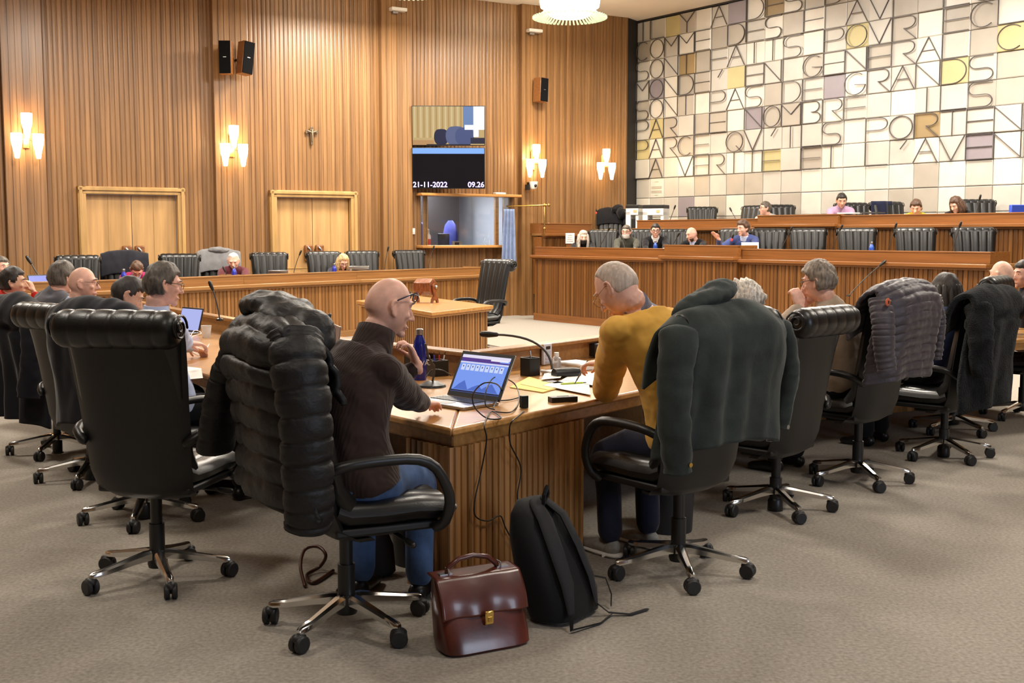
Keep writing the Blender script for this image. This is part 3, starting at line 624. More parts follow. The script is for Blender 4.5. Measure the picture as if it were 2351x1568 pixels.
def person(label,hip,face,hd,look,shirt,hairc=None,style='short',sk=0,hands=None,glasses=None,vox=.009,trousers=None,legs=False,collar=None,roll=0,bend=.10,mask=None,thick=.016,seatz=.50,shoes=None,hcurl=.5,shw=.19,name='person',hdir=None,kn=(.42,.46),extra=None,cuff=None,floor=0,high=False,sleeve=1.0,sclr=1.0,group=None,nb=None,elb=None,ldir=None,wide=0):
    """hip: xy on floor; hd: world head centre; look: world direction of the nose; hands: {'R':world point,'L':...}"""
    rz=fz(face); e=empty(name,(hip[0],hip[1],floor),rz,label,'person',group)
    inv=(Matrix.Translation((hip[0],hip[1],floor))@Matrix.Rotation(rz,4,'Z')).inverted(); r3=inv.to_3x3()
    hc=inv@Vector(hd); lk=(r3@Vector(look)).normalized()
    near=vox<.007
    # head frame
    upv=Vector((0,0,1)); 
    xx=lk.cross(upv).normalized(); zz=xx.cross(lk).normalized()
    if roll: q=Matrix.Rotation(roll,3,lk); xx=q@xx; zz=q@zz
    HM=Matrix((xx,lk,zz)).transposed()
    T=lambda p: hc+HM@(p*sclr)
    H=Vector((0,0,seatz+.09))
    base=T(Vector((0,-.030,-.075)))           # skull base
    NB=(inv@Vector(nb)) if nb is not None else base+(H-base).normalized()*(.078 if near else .052)+Vector((0,-.012,0))
    # torso spine (quadratic curve, rounded back)
    C=(H+NB)/2+Vector((0,-bend,.03))
    def sp(t): return H*(1-t)**2+C*2*t*(1-t)+NB*t*t
    prof=[(-.12,.13,.10),(-.03,.175,.125),(.10,.172,.125),(.25,.160,.118),(.42,.162,.116),(.60,.175,.120),(.75,.182,.118),(.86,.170,.105),(.94,.135,.095),(1.0,.088,.08)]
    def torso(m,g,t1=1.01,t0=-1):
        rings=[]
        for t,a,b in prof:
            if t>t1 or t<t0: continue
            c=sp(t); tt=(sp(t+.03)-sp(t-.03)).normalized(); fy=Vector((1,0,0)).cross(tt).normalized()*-1
            fy=tt.cross(Vector((1,0,0))).normalized(); 
            rings.append([c+Vector((1,0,0))*math.copysign(abs(math.cos(q))**.85,math.cos(q))*(a+g+wide)+fy*math.copysign(abs(math.sin(q))**.9,math.sin(q))*(b+g+wide) for q in [2*PI*k/24 for k in range(24)]])
        m.loft(rings)
    tt=(sp(1)-sp(.85)).normalized(); shc=sp(.89 if near else .93)-Vector((0,0,.008))
    S={'R':shc+Vector((shw*.90,0,-.012)),'L':shc+Vector((-shw*.90,0,-.012))}
    hands=hands or {}
    arms={}
    for k,sx in (('R',1),('L',-1)):
        W=inv@Vector(hands[k]) if k in hands else Vector((sx*.20,.40,.80-.0))
        pole=Vector((sx*.55,-.25,-.8)) 
        E_,W=ik(S[k],W,.30,.265,pole)
        if elb and k in elb: E_=inv@Vector(elb[k])
        arms[k]=(S[k],E_,W)
    body=MB(); torso(body,-.014-wide)
    body.tube([NB-tt*.05,NB,base,T(Vector((0,-.015,-.05)))],[.07,.058,.056,.05],14)
    head_mesh(body,T,near)
    for k,(a,b,c) in arms.items():
        body.tube([a,a*.6+b*.4,b],[.050,.046,.038],12); body.tube([b,b*.65+c*.35,c],[.038,.038,.026],12)
        fd=(c-b).normalized(); 
        if hdir and k in hdir: fd=(r3@Vector(hdir[k][0])).normalized(); up=(r3@Vector(hdir[k][1]))
        else: up=Vector((0,0,1)) if abs(fd.z)<.8 else Vector((0,1,0))
        cu=hcurl[k] if isinstance(hcurl,dict) else hcurl
        hand(body,c,fd,up,1 if k=='R' else -1,cu)
    LR=Matrix.Rotation(fz(r3@Vector((ldir[0],ldir[1],0))) if ldir else 0,3,'Z'); Q=lambda x,y,z: LR@Vector((x,y,z))
    if legs:
        for sx in (-1,1):
            kx=sx*.13
            body.tube([Q(sx*.09,0,seatz+.08),Q(kx,kn[0],kn[1]+.03),],[.06,.036],12); body.tube([Q(kx,kn[0],kn[1]+.03),Q(kx,kn[0]-.04,.28),Q(kx,kn[0]-.04,.08)],[.036,.034,.028],12)
            body.tube([Q(kx,kn[0]-.06,.05),Q(kx,kn[0]+.08,.035)],[.026,.024],10)
    obj('body',body,SK[sk],e,remesh=vox,sm=2 if near else 1)
    # garments
    g=MB(); torso(g,.006,.95,-.05)
    for k,(a,b,c) in arms.items():
        g.ell(a,(.056,.056,.056)); g.ell(a*.62+shc*.38,(.085,.072,.058)); g.ell(a*.3+shc*.7,(.09,.078,.062)); g.tube([NB-tt*.035,a*.55+shc*.45+Vector((0,0,.018)),a],[.062,.062,.058],12); (g.tube([NB-tt*.08,NB-tt*.01],[.098,.086],18) if collar is None else None)
        g.tube([a,a*.6+b*.4,b],[.058+wide,.061+wide,.054+wide*.7],14)
        ce=b+(c-b)*(.90*sleeve); g.tube([b,b*.6+ce*.4,ce],[.054+wide*.7,.050+wide*.5,.040],14)
    if collar is None or high: g.tube([NB-tt*.04,NB+(base-NB)*(.55 if high else .1)],[.080,.070],18,rnd=False)
    obj('sweater' if not cuff else 'jacket',g,shirt,e,remesh=max(vox*1.3,.0075),sm=16 if near else 6,disp=(.022,.11) if near else (.012,.09))
    if collar is not None:
        g=MB(); g.tube([NB-tt*.035,NB,NB+(base-NB)*(.50 if nb is None else .75)],[.092,.076,.067],20,rnd=False); obj('shirt_collar',g,collar,e)
    if legs:
        g=MB(); g.ell((0,-.01,seatz+.08),(.185,.15,.095))
        for sx in (-1,1):
            kx=sx*.13
            g.tube([Q(sx*.09,-.02,seatz+.08),Q(kx*.9,kn[0]*.55,seatz+.07),Q(kx,kn[0],kn[1]+.04)],[.092,.084,.068],16); g.tube([Q(kx,kn[0],kn[1]+.04),Q(kx,kn[0]-.03,.32),Q(kx,kn[0]-.04,.12)],[.068,.062,.060],16)
        obj('trousers',g,trousers or TR['navy'],e,remesh=.011,sm=4)
        for sx in (-1,1):
            kx=sx*.13; y=kn[0]-.04; g=MB()
            g.ell(Q(kx,y-.02,.045),(.038,.045,.045)); g.tube([Q(kx,y-.02,.04),Q(kx,y+.08,.042),Q(kx,y+.17,.028)],[.04,.043,.034],14,flat=.8)
            o=obj('shoe',g,shoes or TR['shoe'],e,remesh=.008,sm=3)
            if shoes: g=MB(); g.tube([Q(kx,y-.035,.014),Q(kx,y+.06,.014),Q(kx,y+.175,.014)],[.042,.046,.038],16,flat=.38); obj('sole',g,M['white'],o)
    if hairc: hair_obj(T,style,HR[hairc],e,near,thick,seed=len(label))
    for s in (-1,1):
        g=MB(); g.ell(T(Vector((s*.031,.0715,.011))),(.0105,.0105,.0105),nu=14,nv=10); ey=obj('eye',g,M['eyew'],e)
        g=MB(); g.ell(T(Vector((s*.031,.0800,.010))),(.0052,.0035,.0052),nu=10,nv=6); obj('iris',g,M['iris'],ey)
        g=MB(); g.tube([T(Vector((s*.017,.0925,.030))),T(Vector((s*.033,.0915,.036))),T(Vector((s*.050,.076,.030)))],[.0030,.0040,.0022],6); obj('eyebrow',g,HR[hairc] if hairc else HR['salt'],e)
    g=MB(); g.tube([T(Vector((-.021,.0835,-.0655))),T(Vector((0,.0955,-.0645))),T(Vector((.021,.0835,-.0655)))],[.002,.0035,.002],6); obj('mouth',g,M['lip'],e)
    if glasses:
        dy=glasses.get('dy',0); dz=glasses.get('dz',0); rr=glasses.get('r',.0016); gm=glasses['m']; gl=MB(); ln=MB(); tp=glasses.get('tp',1)
        for s in (-1,1):
            cc=Vector((s*.034,.101+dy,.008+dz)); loop=[T(cc+Vector((.024*math.cos(a),-.10*abs(.024*math.cos(a)),.017*math.sin(a)*(1 if math.sin(a)>0 else 1.1)))) for a in [2*PI*i/16 for i in range(17)]]
            gl.tube(loop,rr,6,rnd=False,cap=False)
            if tp: gl.tube([T(cc+Vector((s*.024,-.004,.006))),T(Vector((s*.080,.06+dy*.5,.016+dz))),T(Vector((s*.084,.0,.018+dz*.3))),T(Vector((s*.082,-.022,.006+dz*.1)))],rr*1.1,6)
        gl.tube([T(Vector((-.010,.104+dy,.012+dz))),T(Vector((.010,.104+dy,.012+dz)))],rr,6)
        go=obj('glasses',gl,gm,e)
    if mask:
        g=MB(); 
        g.grid(lambda u,v: T(headpt((math.sin(R(-62+124*u))*math.cos(R(-48+44*v)),math.cos(R(-62+124*u))*math.cos(R(-48+44*v)),math.sin(R(-62+44*v))))*1.09+Vector((0,.022*math.exp(-((u-.5)/.22)**2),0))),16,10)
        obj('face_mask',g,mask,e,solid=.003,auto=False)
    if extra: extra(e,T,arms,g,NB,tt,base,sp)
    return e,T,arms
# ------------------------------------------------------------ wall furniture
def sconce(u,v0,v1,label,first=[None]):
    if first[0] is None:
        e=empty('wall_sconce',(0,0,0)); m=MB(); m.box((0,-.02,.36),(.10,.04,.40)); m.tube([(0,-.02,.40),(0,-.08,.40)],.012); m.tube([(-.13,-.03,.30),(.13,-.03,.30)],.010); obj('bracket',m,M['brass'],e,bevel=.01)
        sh=mat('lit_glass_shade',(255,236,206),.4,emit=9,ecol=(255,226,178))
        for x,z in ((0,.31),(-.155,0),(.155,0)):
            m=MB(); m.lathe([(.026,.0),(.034,.01),(.052,.12),(.078,.22),(.086,.30),(.084,.38),(.080,.38),(.078,.30),(.07,.22)],(x,-.16,z),20); o=obj('glass_shade',m,sh,e)
        first[0]=e; r=e
    else: r=dup(first[0])
    k,zt=onl(u,v0,pw-nw*-.15,dw); _,zb=onl(u,v1,pw+nw*.15,dw)
    r.location=W3(k,.15,zb); r.rotation_euler=(0,0,math.atan2(dw.y,dw.x)); s=(zt-zb)/.69; r.scale=(s,s,s)
    tag(r,label,'wall lamp','three-shade glass wall lamps')
    q=W3(k,.42,zb+.35); lamp('sconce_light','POINT',q,26,(1,.72,.40),.12)
sconce(57,262,365,'lit wall lamp with three glass shades, farthest left beside the picture edge')
sconce(530,290,383,'lit wall lamp with three glass shades below the pair of loudspeakers')
sconce(1222,333,408,'lit wall lamp with three glass shades above the small white camera')
sconce(1383,343,413,'lit wall lamp with three glass shades nearest the lettered wall')
RZ=math.atan2(dw.y,dw.x)
GRL=mat('speaker_grille',(16,16,18),.9,spec=.1)
def speaker(u,v,hgt,yaw,tilt,label,off=.45,wd=.20):
    k,z=onl(u,v,pw+nw*off,dw); e=empty('loudspeaker',W3(k,off,z)); e.rotation_euler=(tilt[0],tilt[1],RZ+yaw); tag(e,label,'loudspeaker','wall loudspeakers')
    m=MB(); m.box((0,0,0),(wd,.20,hgt)); obj('cabinet',m,M['dais'],e,bevel=.008)
    m=MB(); m.box((0,-.105,0),(wd-.015,.02,hgt-.015)); gr=obj('grille',m,GRL,e,bevel=.004)
    m=MB(); m.box((0,-.117,0),(.05,.004,.010)); obj('badge',m,M['steel'],gr)
    m=MB(); m.tube([(0,.1,0),(0,off,0)],.022); m.lathe([(.05,0),(.05,.03)],(0,off-.05,0),16,M=Matrix.Rotation(-PI/2,3,'X')); obj('bracket',m,M['plastic'],e)
speaker(520,133,.53,-.55,(0,0),'left loudspeaker of the pair above the second wall lamp, facing the camera')
speaker(563,134,.53,.22,(.0,.12),'right loudspeaker of the pair, turned and leaning outwards')
speaker(1241,207,.45,.22,(0,.04),'single loudspeaker high on the wall above the third wall lamp',off=.3)
for (u,v,lab) in ((914,22,'grey emergency light box near the ceiling edge left of the big chandelier'),(1227,71,'grey emergency light box beside the big chandelier')):
    k,z=onl(u,v,pw+nw*.22,dw); e=empty('emergency_light',W3(k,.22,z),RZ,lab,'light fixture'); m=MB(); m.box((0,0,0),(.30,.14,.06)); obj('housing',m,M['white'],e,bevel=.012); m=MB(); m.box((-.05,.04,-.05),(.10,.10,.05)); obj('lens',m,M['steel'],e,bevel=.01)
# crucifix
k,z=onl(716,312,pw+nw*.05,dw); e=empty('crucifix',W3(k,.05,z),RZ,'small dark wall crucifix above the second pair of doors','crucifix')
brz=mat('dark_bronze',(104,88,70),.5,.5); m=MB(); m.prism([(-.02,-.155),(.02,-.155),(.035,.12),(-.035,.12)],-.01,.01); m.v=[(x,zz,y) for x,y,zz in m.v]; m.box((0,0,.07),(.20,.02,.045)); m.box((-.095,0,.07),(.03,.022,.065)); m.box((.095,0,.07),(.03,.022,.065)); m.box((0,0,.14),(.06,.022,.03)); obj('cross',m,brz,e,bevel=.004)
m=MB(); m.tube([(-.075,-.02,.08),(0,-.022,.055),(.075,-.02,.08)],.009); m.tube([(0,-.024,.09),(.004,-.024,.0),(0,-.022,-.09)],[.014,.014,.008]); m.ell((0,-.026,.098),(.013,.012,.015)); obj('figure',m,mat('worn_bronze',(150,134,112),.4,.6),e)
# ------------------------------------------------------------ video screens
def screen(u0,v0,u1,v1,label,fill,tilt=.06):
    ka,zt=onl(u0,v0,pw+nw*.5,dw); kb_,_=onl(u1,v0,pw+nw*.5,dw); _,zb=onl((u0+u1)/2,v1,pw+nw*.5,dw); L=kb_-ka; Hh=zt-zb
    zt=onl((u0+u1)/2,v0,pw+nw*.5,dw)[1]; c=W3((ka+kb_)/2,.5,(zt+zb)/2); L=(u1-u0)/F*c.y; e=empty('wall_screen',c,.02,label,'screen'); e.rotation_euler=(tilt,0,.02)
    m=MB(); m.box((0,.03,0),(L,.05,Hh)); obj('housing',m,M['plastic'],e,bevel=.006); m=MB(); m.box((-.1,.22,0),(.3,.36,.2)); obj('mount',m,M['plastic'],e); fill(e,L,Hh); return e
def em(name,c,s=1.0): return mat(name,(10,10,12),.25,emit=s,ecol=c)
def pic(e,L,H_,x0,x1,z0,z1,c,s=1.0,y=-.002,nm_='picture'):
    m=MB(); m.box(((x0+x1-1)/2*L,y,((z0+z1)-1)/2*H_),((x1-x0)*L,.002,(z1-z0)*H_)); return obj(nm_,m,em('screen_glow',c,s),e,smooth=False)
def fill1(e,L,H_):
    p=pic(e,L,H_,.01,.99,.02,.98,(206,176,120),.9)
    def sub(*a,**k): o=pic(e,L,H_,*a,**k); o.parent=p; return o
    for i in range(16): sub(.03+i*.042,.05+i*.042,.2,.98,(186,152,96) if i%2 else (222,200,150),.9,y=-.0035)
    sub(.70,.86,.35,.98,(110,140,190),.9,y=-.004); sub(.84,.99,.52,.98,(250,252,255),1.3,y=-.005); sub(.01,.30,.02,.14,(196,150,100),.9,y=-.004)
    for i,(x,z,rx,rz_) in enumerate(((.40,.22,.10,.20),(.60,.25,.14,.24),(.72,.24,.13,.22))):
        m=MB(); m.prism([((x-.5)*L+rx*L*math.cos(a)*abs(math.cos(a))**-.4 if abs(math.cos(a))>.05 else (x-.5)*L,((z-.5)*H_+rz_*H_*math.sin(a))) for a in [2*PI*q/20+.01 for q in range(20)]],-.001,.001); m.v=[(a,c-.0065-.001*i,b) for a,b,c in m.v]; o=obj('pictured_coat',m,em('screen_coat',((34,40,78),(104,116,160),(84,98,150))[i],.7),p,smooth=False)
    sub(.72,.99,.40,.52,(240,244,252),1.2,y=-.009); sub(.84,.91,.22,.42,(240,244,252),1.2,y=-.009); sub(.80,.99,.05,.2,(40,44,70),.7,y=-.009); sub(.2,.8,.0,.04,(40,40,60),.6,y=-.009)
def fill2(e,L,H_):
    p=pic(e,L,H_,.01,.99,.02,.98,(14,16,26),.5); p.data.materials[0].node_tree.nodes['Principled BSDF'].inputs['Roughness'].default_value=.12
    o=pic(e,L,H_,.01,.99,.85,.985,(130,176,250),1.1,y=-.004); o.parent=p
    for tx,x,al in (('21-11-2022',-.49*L,'LEFT'),('09.26',.49*L,'RIGHT')):
        mktext(tx,.135,em('screen_text_glow',(214,196,255),2.2),p,(x,-.008,-.46*H_),(PI/2,0,0),al,.001,.0025,'screen_text')
screen(945,240,1111,337,'upper wall screen showing a live picture of coats on a chair',fill1)
screen(945,337,1111,435,'lower dark wall screen with a blue band, the date and the time',fill2)
# ------------------------------------------------------------ interpreters' booth
booth=empty('interpreter_booth',W3(kb0,0),RZ,'glazed booth with wooden ledges set into the fluted wall below the screens','booth'); LB=kb1-kb0
m=MB(); m.box((LB/2+.05,-.10,zb1+.0),(LB+.35,.42,.05)); obj('top_ledge',m,M['plain'],booth,bevel=.01)
m=MB(); m.box((LB/2-.02,-.10,zb0),(LB+.18,.42,.05)); obj('sill',m,M['plain'],booth,bevel=.01)
for x in (.09,LB-.16): m=MB(); m.box((x,.0,(zb0+zb1)/2),(.07,.07,zb1-zb0-.04)); obj('mullion',m,M['plain'],booth,bevel=.006)
m=MB(); m.box((LB/2,-.22,(zb0+zb1)/2),(LB,.008,zb1-zb0-.05)); m.box((LB,-.12,(zb0+zb1)/2),(.008,.22,zb1-zb0-.05)); m.box((0,-.12,(zb0+zb1)/2),(.008,.22,zb1-zb0-.05)); obj('window_pane',m,M['glass'],booth,smooth=False)
bw=mat('booth_wall_paint',(156,156,160),.8); m=MB(); zf=.6
m.add([(-.6,2.2,zf),(LB+.5,2.2,zf),(LB+.5,2.2,2.7),(-.6,2.2,2.7),(-.6,.06,zf),(-.6,.06,2.7),(LB+.5,.06,zf),(LB+.5,.06,2.7)],[(0,1,2,3),(4,0,3,5),(1,6,7,2),(5,3,2,7),(4,6,1,0)]); obj('inner_wall',m,bw,booth,smooth=False)
m=MB(); m.box((LB*.75,2.0,1.7),(.9,.3,2.2)); obj('dark_cabinet',m,mat('dark_cabinet',(42,36,34),.5),booth)
m=MB(); m.box((.34,2.17,1.72),(.2,.02,.22)); o=obj('red_sign',m,mat('sign_red',(150,40,50),.5),booth); m=MB(); m.box((.34,2.155,1.72),(.11,.01,.11)); obj('sign_centre',m,M['white'],o)
lamp('booth_fill_light','AREA',W3(kb0+LB*.45,-1.2,2.6),150,(.86,.9,1),.8)  # unseen fill lamp, added to brighten the booth interior
blue=cloth('blue_chair_fabric',(44,54,110))
for i,(x,w_) in enumerate(((.40,.26),(1.05,.30))):
    q=booth.matrix_basis@Vector((x,.85,0)); e=empty('swivel_chair',q,RZ,('light' if i==0 else 'dark')+' blue fabric office chair back seen through the booth window, '+('left one' if i==0 else 'right one'),'chair')
    m=MB(); m.tube([(0,0,1.15),(0,0,1.55)],[w_*.9,w_],24,flat=.2); obj('backrest',m,mat('chair_blue_%s'%('a' if i else 'b'),(44,50,128) if i else (66,80,120),.8),e); m=MB(); m.box((0,-.05,.95),(.05,.05,.5)); m.box((0,-.2,.9),(.4,.4,.08)); m.box((0,-.2,.74),(.4,.4,.3)); obj('seat',m,M['plastic'],e,bevel=.02)
dk=MB(); dk.box((LB/2,.30,1.28),(LB-.05,.55,.04)); obj('inner_desk',dk,M['plastic'],booth)
def pumpb(loc,label,h=.24,body=(228,228,230)):
    e=empty('pump_bottle',loc,0,label,'bottle'); m=MB(); m.lathe([(.0,0),(.034,.0),(.038,.01),(.038,h*.6),(.03,h*.7),(.012,h*.75),(.012,h*.82),(.0,h*.82)],n=16); obj('bottle_body',m,mat('pump_bottle_white',body,.35),e)
    m=MB(); m.tube([(0,0,h*.8),(0,0,h),(-.03,0,h)],.007,8); obj('pump',m,M['white'],e); m=MB(); m.lathe([(.0385,h*.2),(.0385,h*.5)],n=16); obj('red_label',m,mat('bottle_label',(190,70,70),.5),e)
pumpb(booth.matrix_basis@Vector((.24,.16,1.30)),'white pump bottle inside the booth behind the glass',.36)
e=empty('desk_monitor',booth.matrix_basis@Vector((.62,.3,1.30)),RZ-.4,'small dark monitor behind the booth glass','monitor'); m=MB(); m.box((0,0,.14),(.22,.03,.28)); m.box((0,0,.01),(.16,.12,.02)); obj('monitor_case',m,M['plastic'],e,bevel=.01)
e=empty('desk_telephone',booth.matrix_basis@Vector((.85,.22,1.30)),RZ,'grey telephone panel on the booth desk','telephone'); m=MB(); m.box((0,0,.07),(.20,.05,.14)); o=obj('panel',m,M['steel'],e); m=MB(); m.box((0,-.03,.07),(.08,.012,.09)); obj('display',m,M['plastic'],o)
e=empty('headset_console',booth.matrix_basis@Vector((1.45,.22,1.30)),RZ,'white console with thin microphone on the booth desk','console'); m=MB(); m.box((0,0,.02),(.3,.16,.04)); o=obj('console_body',m,M['white'],e,bevel=.01); m=MB(); m.tube([(.05,0,.04),(.0,0,.12),(.03,0,.2)],.006); m.tube([(.12,0,.04),(.12,0,.16)],.006); obj('gooseneck',m,M['white'],e)
e=empty('router',W3(kb1-.15,.10,zb1+.025),RZ,'small white box lying on the booth top ledge','router'); m=MB(); m.box((0,0,.022),(.22,.14,.04)); obj('case',m,M['white'],e,bevel=.015)
k,z=onl(948,531,pw+nw*.03,dw); e=empty('wall_switch',W3(k,.035,z),RZ,'small white switch plate on the fluted wall left of the booth','switch'); m=MB(); m.box((0,0,0),(.08,.02,.11)); o=obj('plate',m,M['white'],e,bevel=.004); m=MB(); m.box((0,-.014,0),(.035,.01,.05)); obj('rocker',m,M['white'],o)
# security camera
k,z=onl(1225,424,pw+nw*.32,dw); e=empty('security_camera',W3(k,.32,z),RZ,'white dome camera on the wall below the third wall lamp','camera')
m=MB(); m.lathe([(.0,-.09),(.05,-.08),(.075,-.03),(.08,.03),(.085,.06),(.0,.06)],n=20); o=obj('camera_head',m,M['white'],e); m=MB(); m.ell((0,-.075,-.02),(.03,.02,.03)); obj('lens',m,M['plastic'],e); m=MB(); m.box((-.02,.15,.03),(.05,.25,.04)); m.box((-.1,.06,-.05),(.05,.1,.1)); obj('bracket',m,M['plastic'],e)
# brass rail and curtain
pb=D(1250,471,22.0); e=empty('brass_rail',(pb.x,pb.y,0),0,'brass curtain rail with ball finials and upright post beside the steps','rail')
bz=D(1250,527,22.0).z; m=MB(); m.tube([(0,0,bz-.12),(0,0,pb.z)],.016,10); m.lathe([(.03,bz),(.03,bz+.04)],n=14); m.ell((0,0,bz+.02),(.035,.035,.03)); obj('post',m,M['brass'],e)
ra=W3(kb1-.05,.2,2.1)-Vector((pb.x,pb.y,0)); m=MB(); m.tube([(.07,-.02,pb.z),(ra.x,ra.y,pb.z-.02)],.013,10); m.ell((.08,-.02,pb.z),(.03,.03,.03)); m.ell((0,0,pb.z),(.035,.035,.035)); obj('rod',m,M['brass'],e)
a=D(1156,480,21.7); b=D(1181,480,21.7); cz=D(1168,603,21.7).z
def cf(u,v):
    q=a.lerp(b,u); n=(b-a).normalized(); n=Vector((n.y,-n.x,0)); ww=1+.35*v
    c=(a+b)/2; q=c+(q-c)*ww; return Vector((q.x,q.y,a.z+(cz-a.z)*v))+n*(.03*math.sin(u*PI*7+v)*(.5+.5*v))
m=MB(); m.grid(cf,56,20); cur=obj('curtain',m,cloth('blue_grey_curtain',(124,140,174),bump=.1),solid=.006); tag(cur,'pale blue curtain hanging bunched at the right end of the booth','curtain')
# ------------------------------------------------------------ chandeliers
fin=mat('glass_fin',(214,232,206),.1,trans=.6,emit=.25,ecol=(226,240,214)); lit=mat('lamp_diffuser',(255,250,240),.4,emit=9,ecol=(255,240,214))
def chandelier(x,y,zb,rad,label):
    e=empty('chandelier',(x,y,zb),0,label,'chandelier','round glass chandeliers')
    m=MB(); m.lathe([(.0,0.04),(rad*.45,.05),(rad*.56,.09),(rad*.58,.16),(rad*.5,.20)],n=36); obj('diffuser',m,lit,e)
    m=MB(); m.lathe([(rad*.5,.2),(rad*.78,.22),(rad*.80,.30),(rad*.80,.48),(rad*.74,.50),(0,.50)],n=36); obj('upper_drum',m,lit,e)
    m=MB(); m.lathe([(.05,.5),(.05,ZC-zb)],n=12); obj('stem',m,M['steel'],e)
    m=MB(); n=54
    for i in range(n):
        a=2*PI*i/n; c,s_=math.cos(a),math.sin(a)
        rings=[]
        for r_,z,h in ((.60,.20,.012),(.72,.12,.02),(.85,.05,.03),(.95,.02,.035),(1.0,.03,.03)):
            t=rad*.022; rings.append([Vector((c*r_*rad-s_*t,s_*r_*rad+c*t,z)),Vector((c*r_*rad+s_*t,s_*r_*rad-c*t,z)),Vector((c*r_*rad+s_*t*.6,s_*r_*rad-c*t*.6,z+h)),Vector((c*r_*rad-s_*t*.6,s_*r_*rad+c*t*.6,z+h))])
        m.loft(rings)
    obj('glass_ring',m,fin,e,smooth=False)
q=P(1308,46,5.32); chandelier(q.x,q.y,5.32,.66,'large round lit glass chandelier on the ceiling left of the lettered wall')
q=P(936,-14,5.32); chandelier(q.x,q.y,5.32,.66,'chandelier at the top edge of the picture, only its lower glass rim showing')
# ------------------------------------------------------------ microphones
micn=[0]
def mic(b,t,label,head=None,bend=.25,base=True,col='mic',hl=.05,hr=.011,red=False,r=.0055):
    b=Vector(b); t=Vector(t); e=empty('gooseneck_microphone',b,0,label,'microphone','gooseneck microphones'); t=t-b
    m=MB(); 
    if base: m.lathe([(.0,0),(.03,0),(.028,.012),(.012,.02),(.0,.02)],n=14); obj('base',m,M['plastic'],e)
    c=Vector((t.x*bend,t.y*bend,t.z*(1-bend))); pts=[c*2*s*(1-s)+t*s*s for s in [i/12 for i in range(13)]]
    m=MB(); m.tube(pts,r,8); st=obj('stem',m,M[col],e); d=(pts[-1]-pts[-2]).normalized()
    m=MB(); m.tube([t-d*.01,t+d*hl*.5,t+d*hl],[hr*.8,hr*1.15,hr],12); obj('capsule',m,M['plastic'],e)
    if red: m=MB(); m.tube([t-d*.03,t-d*.012],hr*1.1,10); obj('red_ring',m,M['red'],e)
    return e
# dais microphones, lower row then upper row
for (ub,vb,ut,vt,off,lab,rd) in ((1366,560,1397,529,.4,'thin microphone on the lower dais bench right of the grey-haired woman',0),(1440,562,1428,548,.35,'short microphone in front of the man in the white mask',0),(1530,560,1556,542,.35,'microphone between the man in the dark sweater and the bearded man',0),
   (1665,566,1681,547,.35,'microphone with a lit red ring in front of the speaking man in blue',1),(1782,566,1815,529,.4,'leaning microphone before the first empty chair right of the man in blue',0),(1898,568,1930,526,.4,'leaning microphone before the second empty chair of the lower dais',0),
   (2031,569,2055,523,.4,'leaning microphone right of the blue bottle on the dais',0),(2177,571,2203,521,.4,'leaning microphone before the rightmost lower dais chair',0),
   (1532,497,1548,479,2.2,'microphone on the upper dais bench right of the printers',0),(1700,497,1679,484,2.2,'microphone on the upper bench left of the man in grey',0),(2235,490,2249,458,2.3,'microphone behind the brown-haired woman on the upper bench',0)):
    pp=dp+nm*off; kb_,zb_=onl(ub,vb,pp,dm); kt,zt_=onl(ut,vt,pp,dm); p0=A2(kb_,off); p1=A2(kt,off)
    mic((p0[0],p0[1],1.19 if off<1 else 1.68),(p1[0],p1[1],zt_),lab,bend=.5,base=False,red=bool(rd),hl=.06,hr=.014)
def sbp(u,v,w_): # point over side bench worktop
    q=P(u,v,.98); return q
for (ub,vb,ut,vt,lab) in ((914,620,890,575,'left of two thin microphones at the right end of the side bench'),(1014,617,994,573,'right of two thin microphones at the right end of the side bench'),(704,624,688,584,'thin microphone left of the blonde woman'),(556,632,516,622,'low microphone in front of the white-haired man')):
    q=P(ub,vb,1.0)+Vector((-.25,.2,-.10)); t_=D(ut,vt,q.y); mic(q,t_,lab,bend=.4,base=False,hl=.06,hr=.013)
q=P(512,735,.88); t_=D(487,662,q.y-.1); mic((q.x,q.y-.1,.885),t_,'slim microphone standing on the left wing rail beside the white cup',bend=.35,r=.006,hr=.014)
q=P(118,655,.93); t_=D(70,603,q.y-.1); mic((q.x,q.y-.1,.85),t_,'blurred microphone near the man in red',bend=.5,r=.009,hr=.02,hl=.08)
q=P(735,790,.76); t_=D(757,735,q.y); mic((q.x-.05,q.y,.76),(t_.x-.02,t_.y,t_.z-.01),'microphone tip rising behind the hooded black puffer jacket',bend=.6,r=.006,hr=.015)
q=P(1268,856,.75); t_=D(1136,768,q.y+.05); mic(q,t_,'long black microphone arching over the desk beside the square pen holder',bend=.0,r=.007,hr=.017,hl=.075)
q=P(1970,650,.93); t_=D(2022,608,q.y); mic((q.x-.12,q.y,.76),t_,'microphone beside the grey-haired man with clasped hands',bend=.45,r=.007,hr=.018,hl=.07)
q=P(1808,722,.76); 
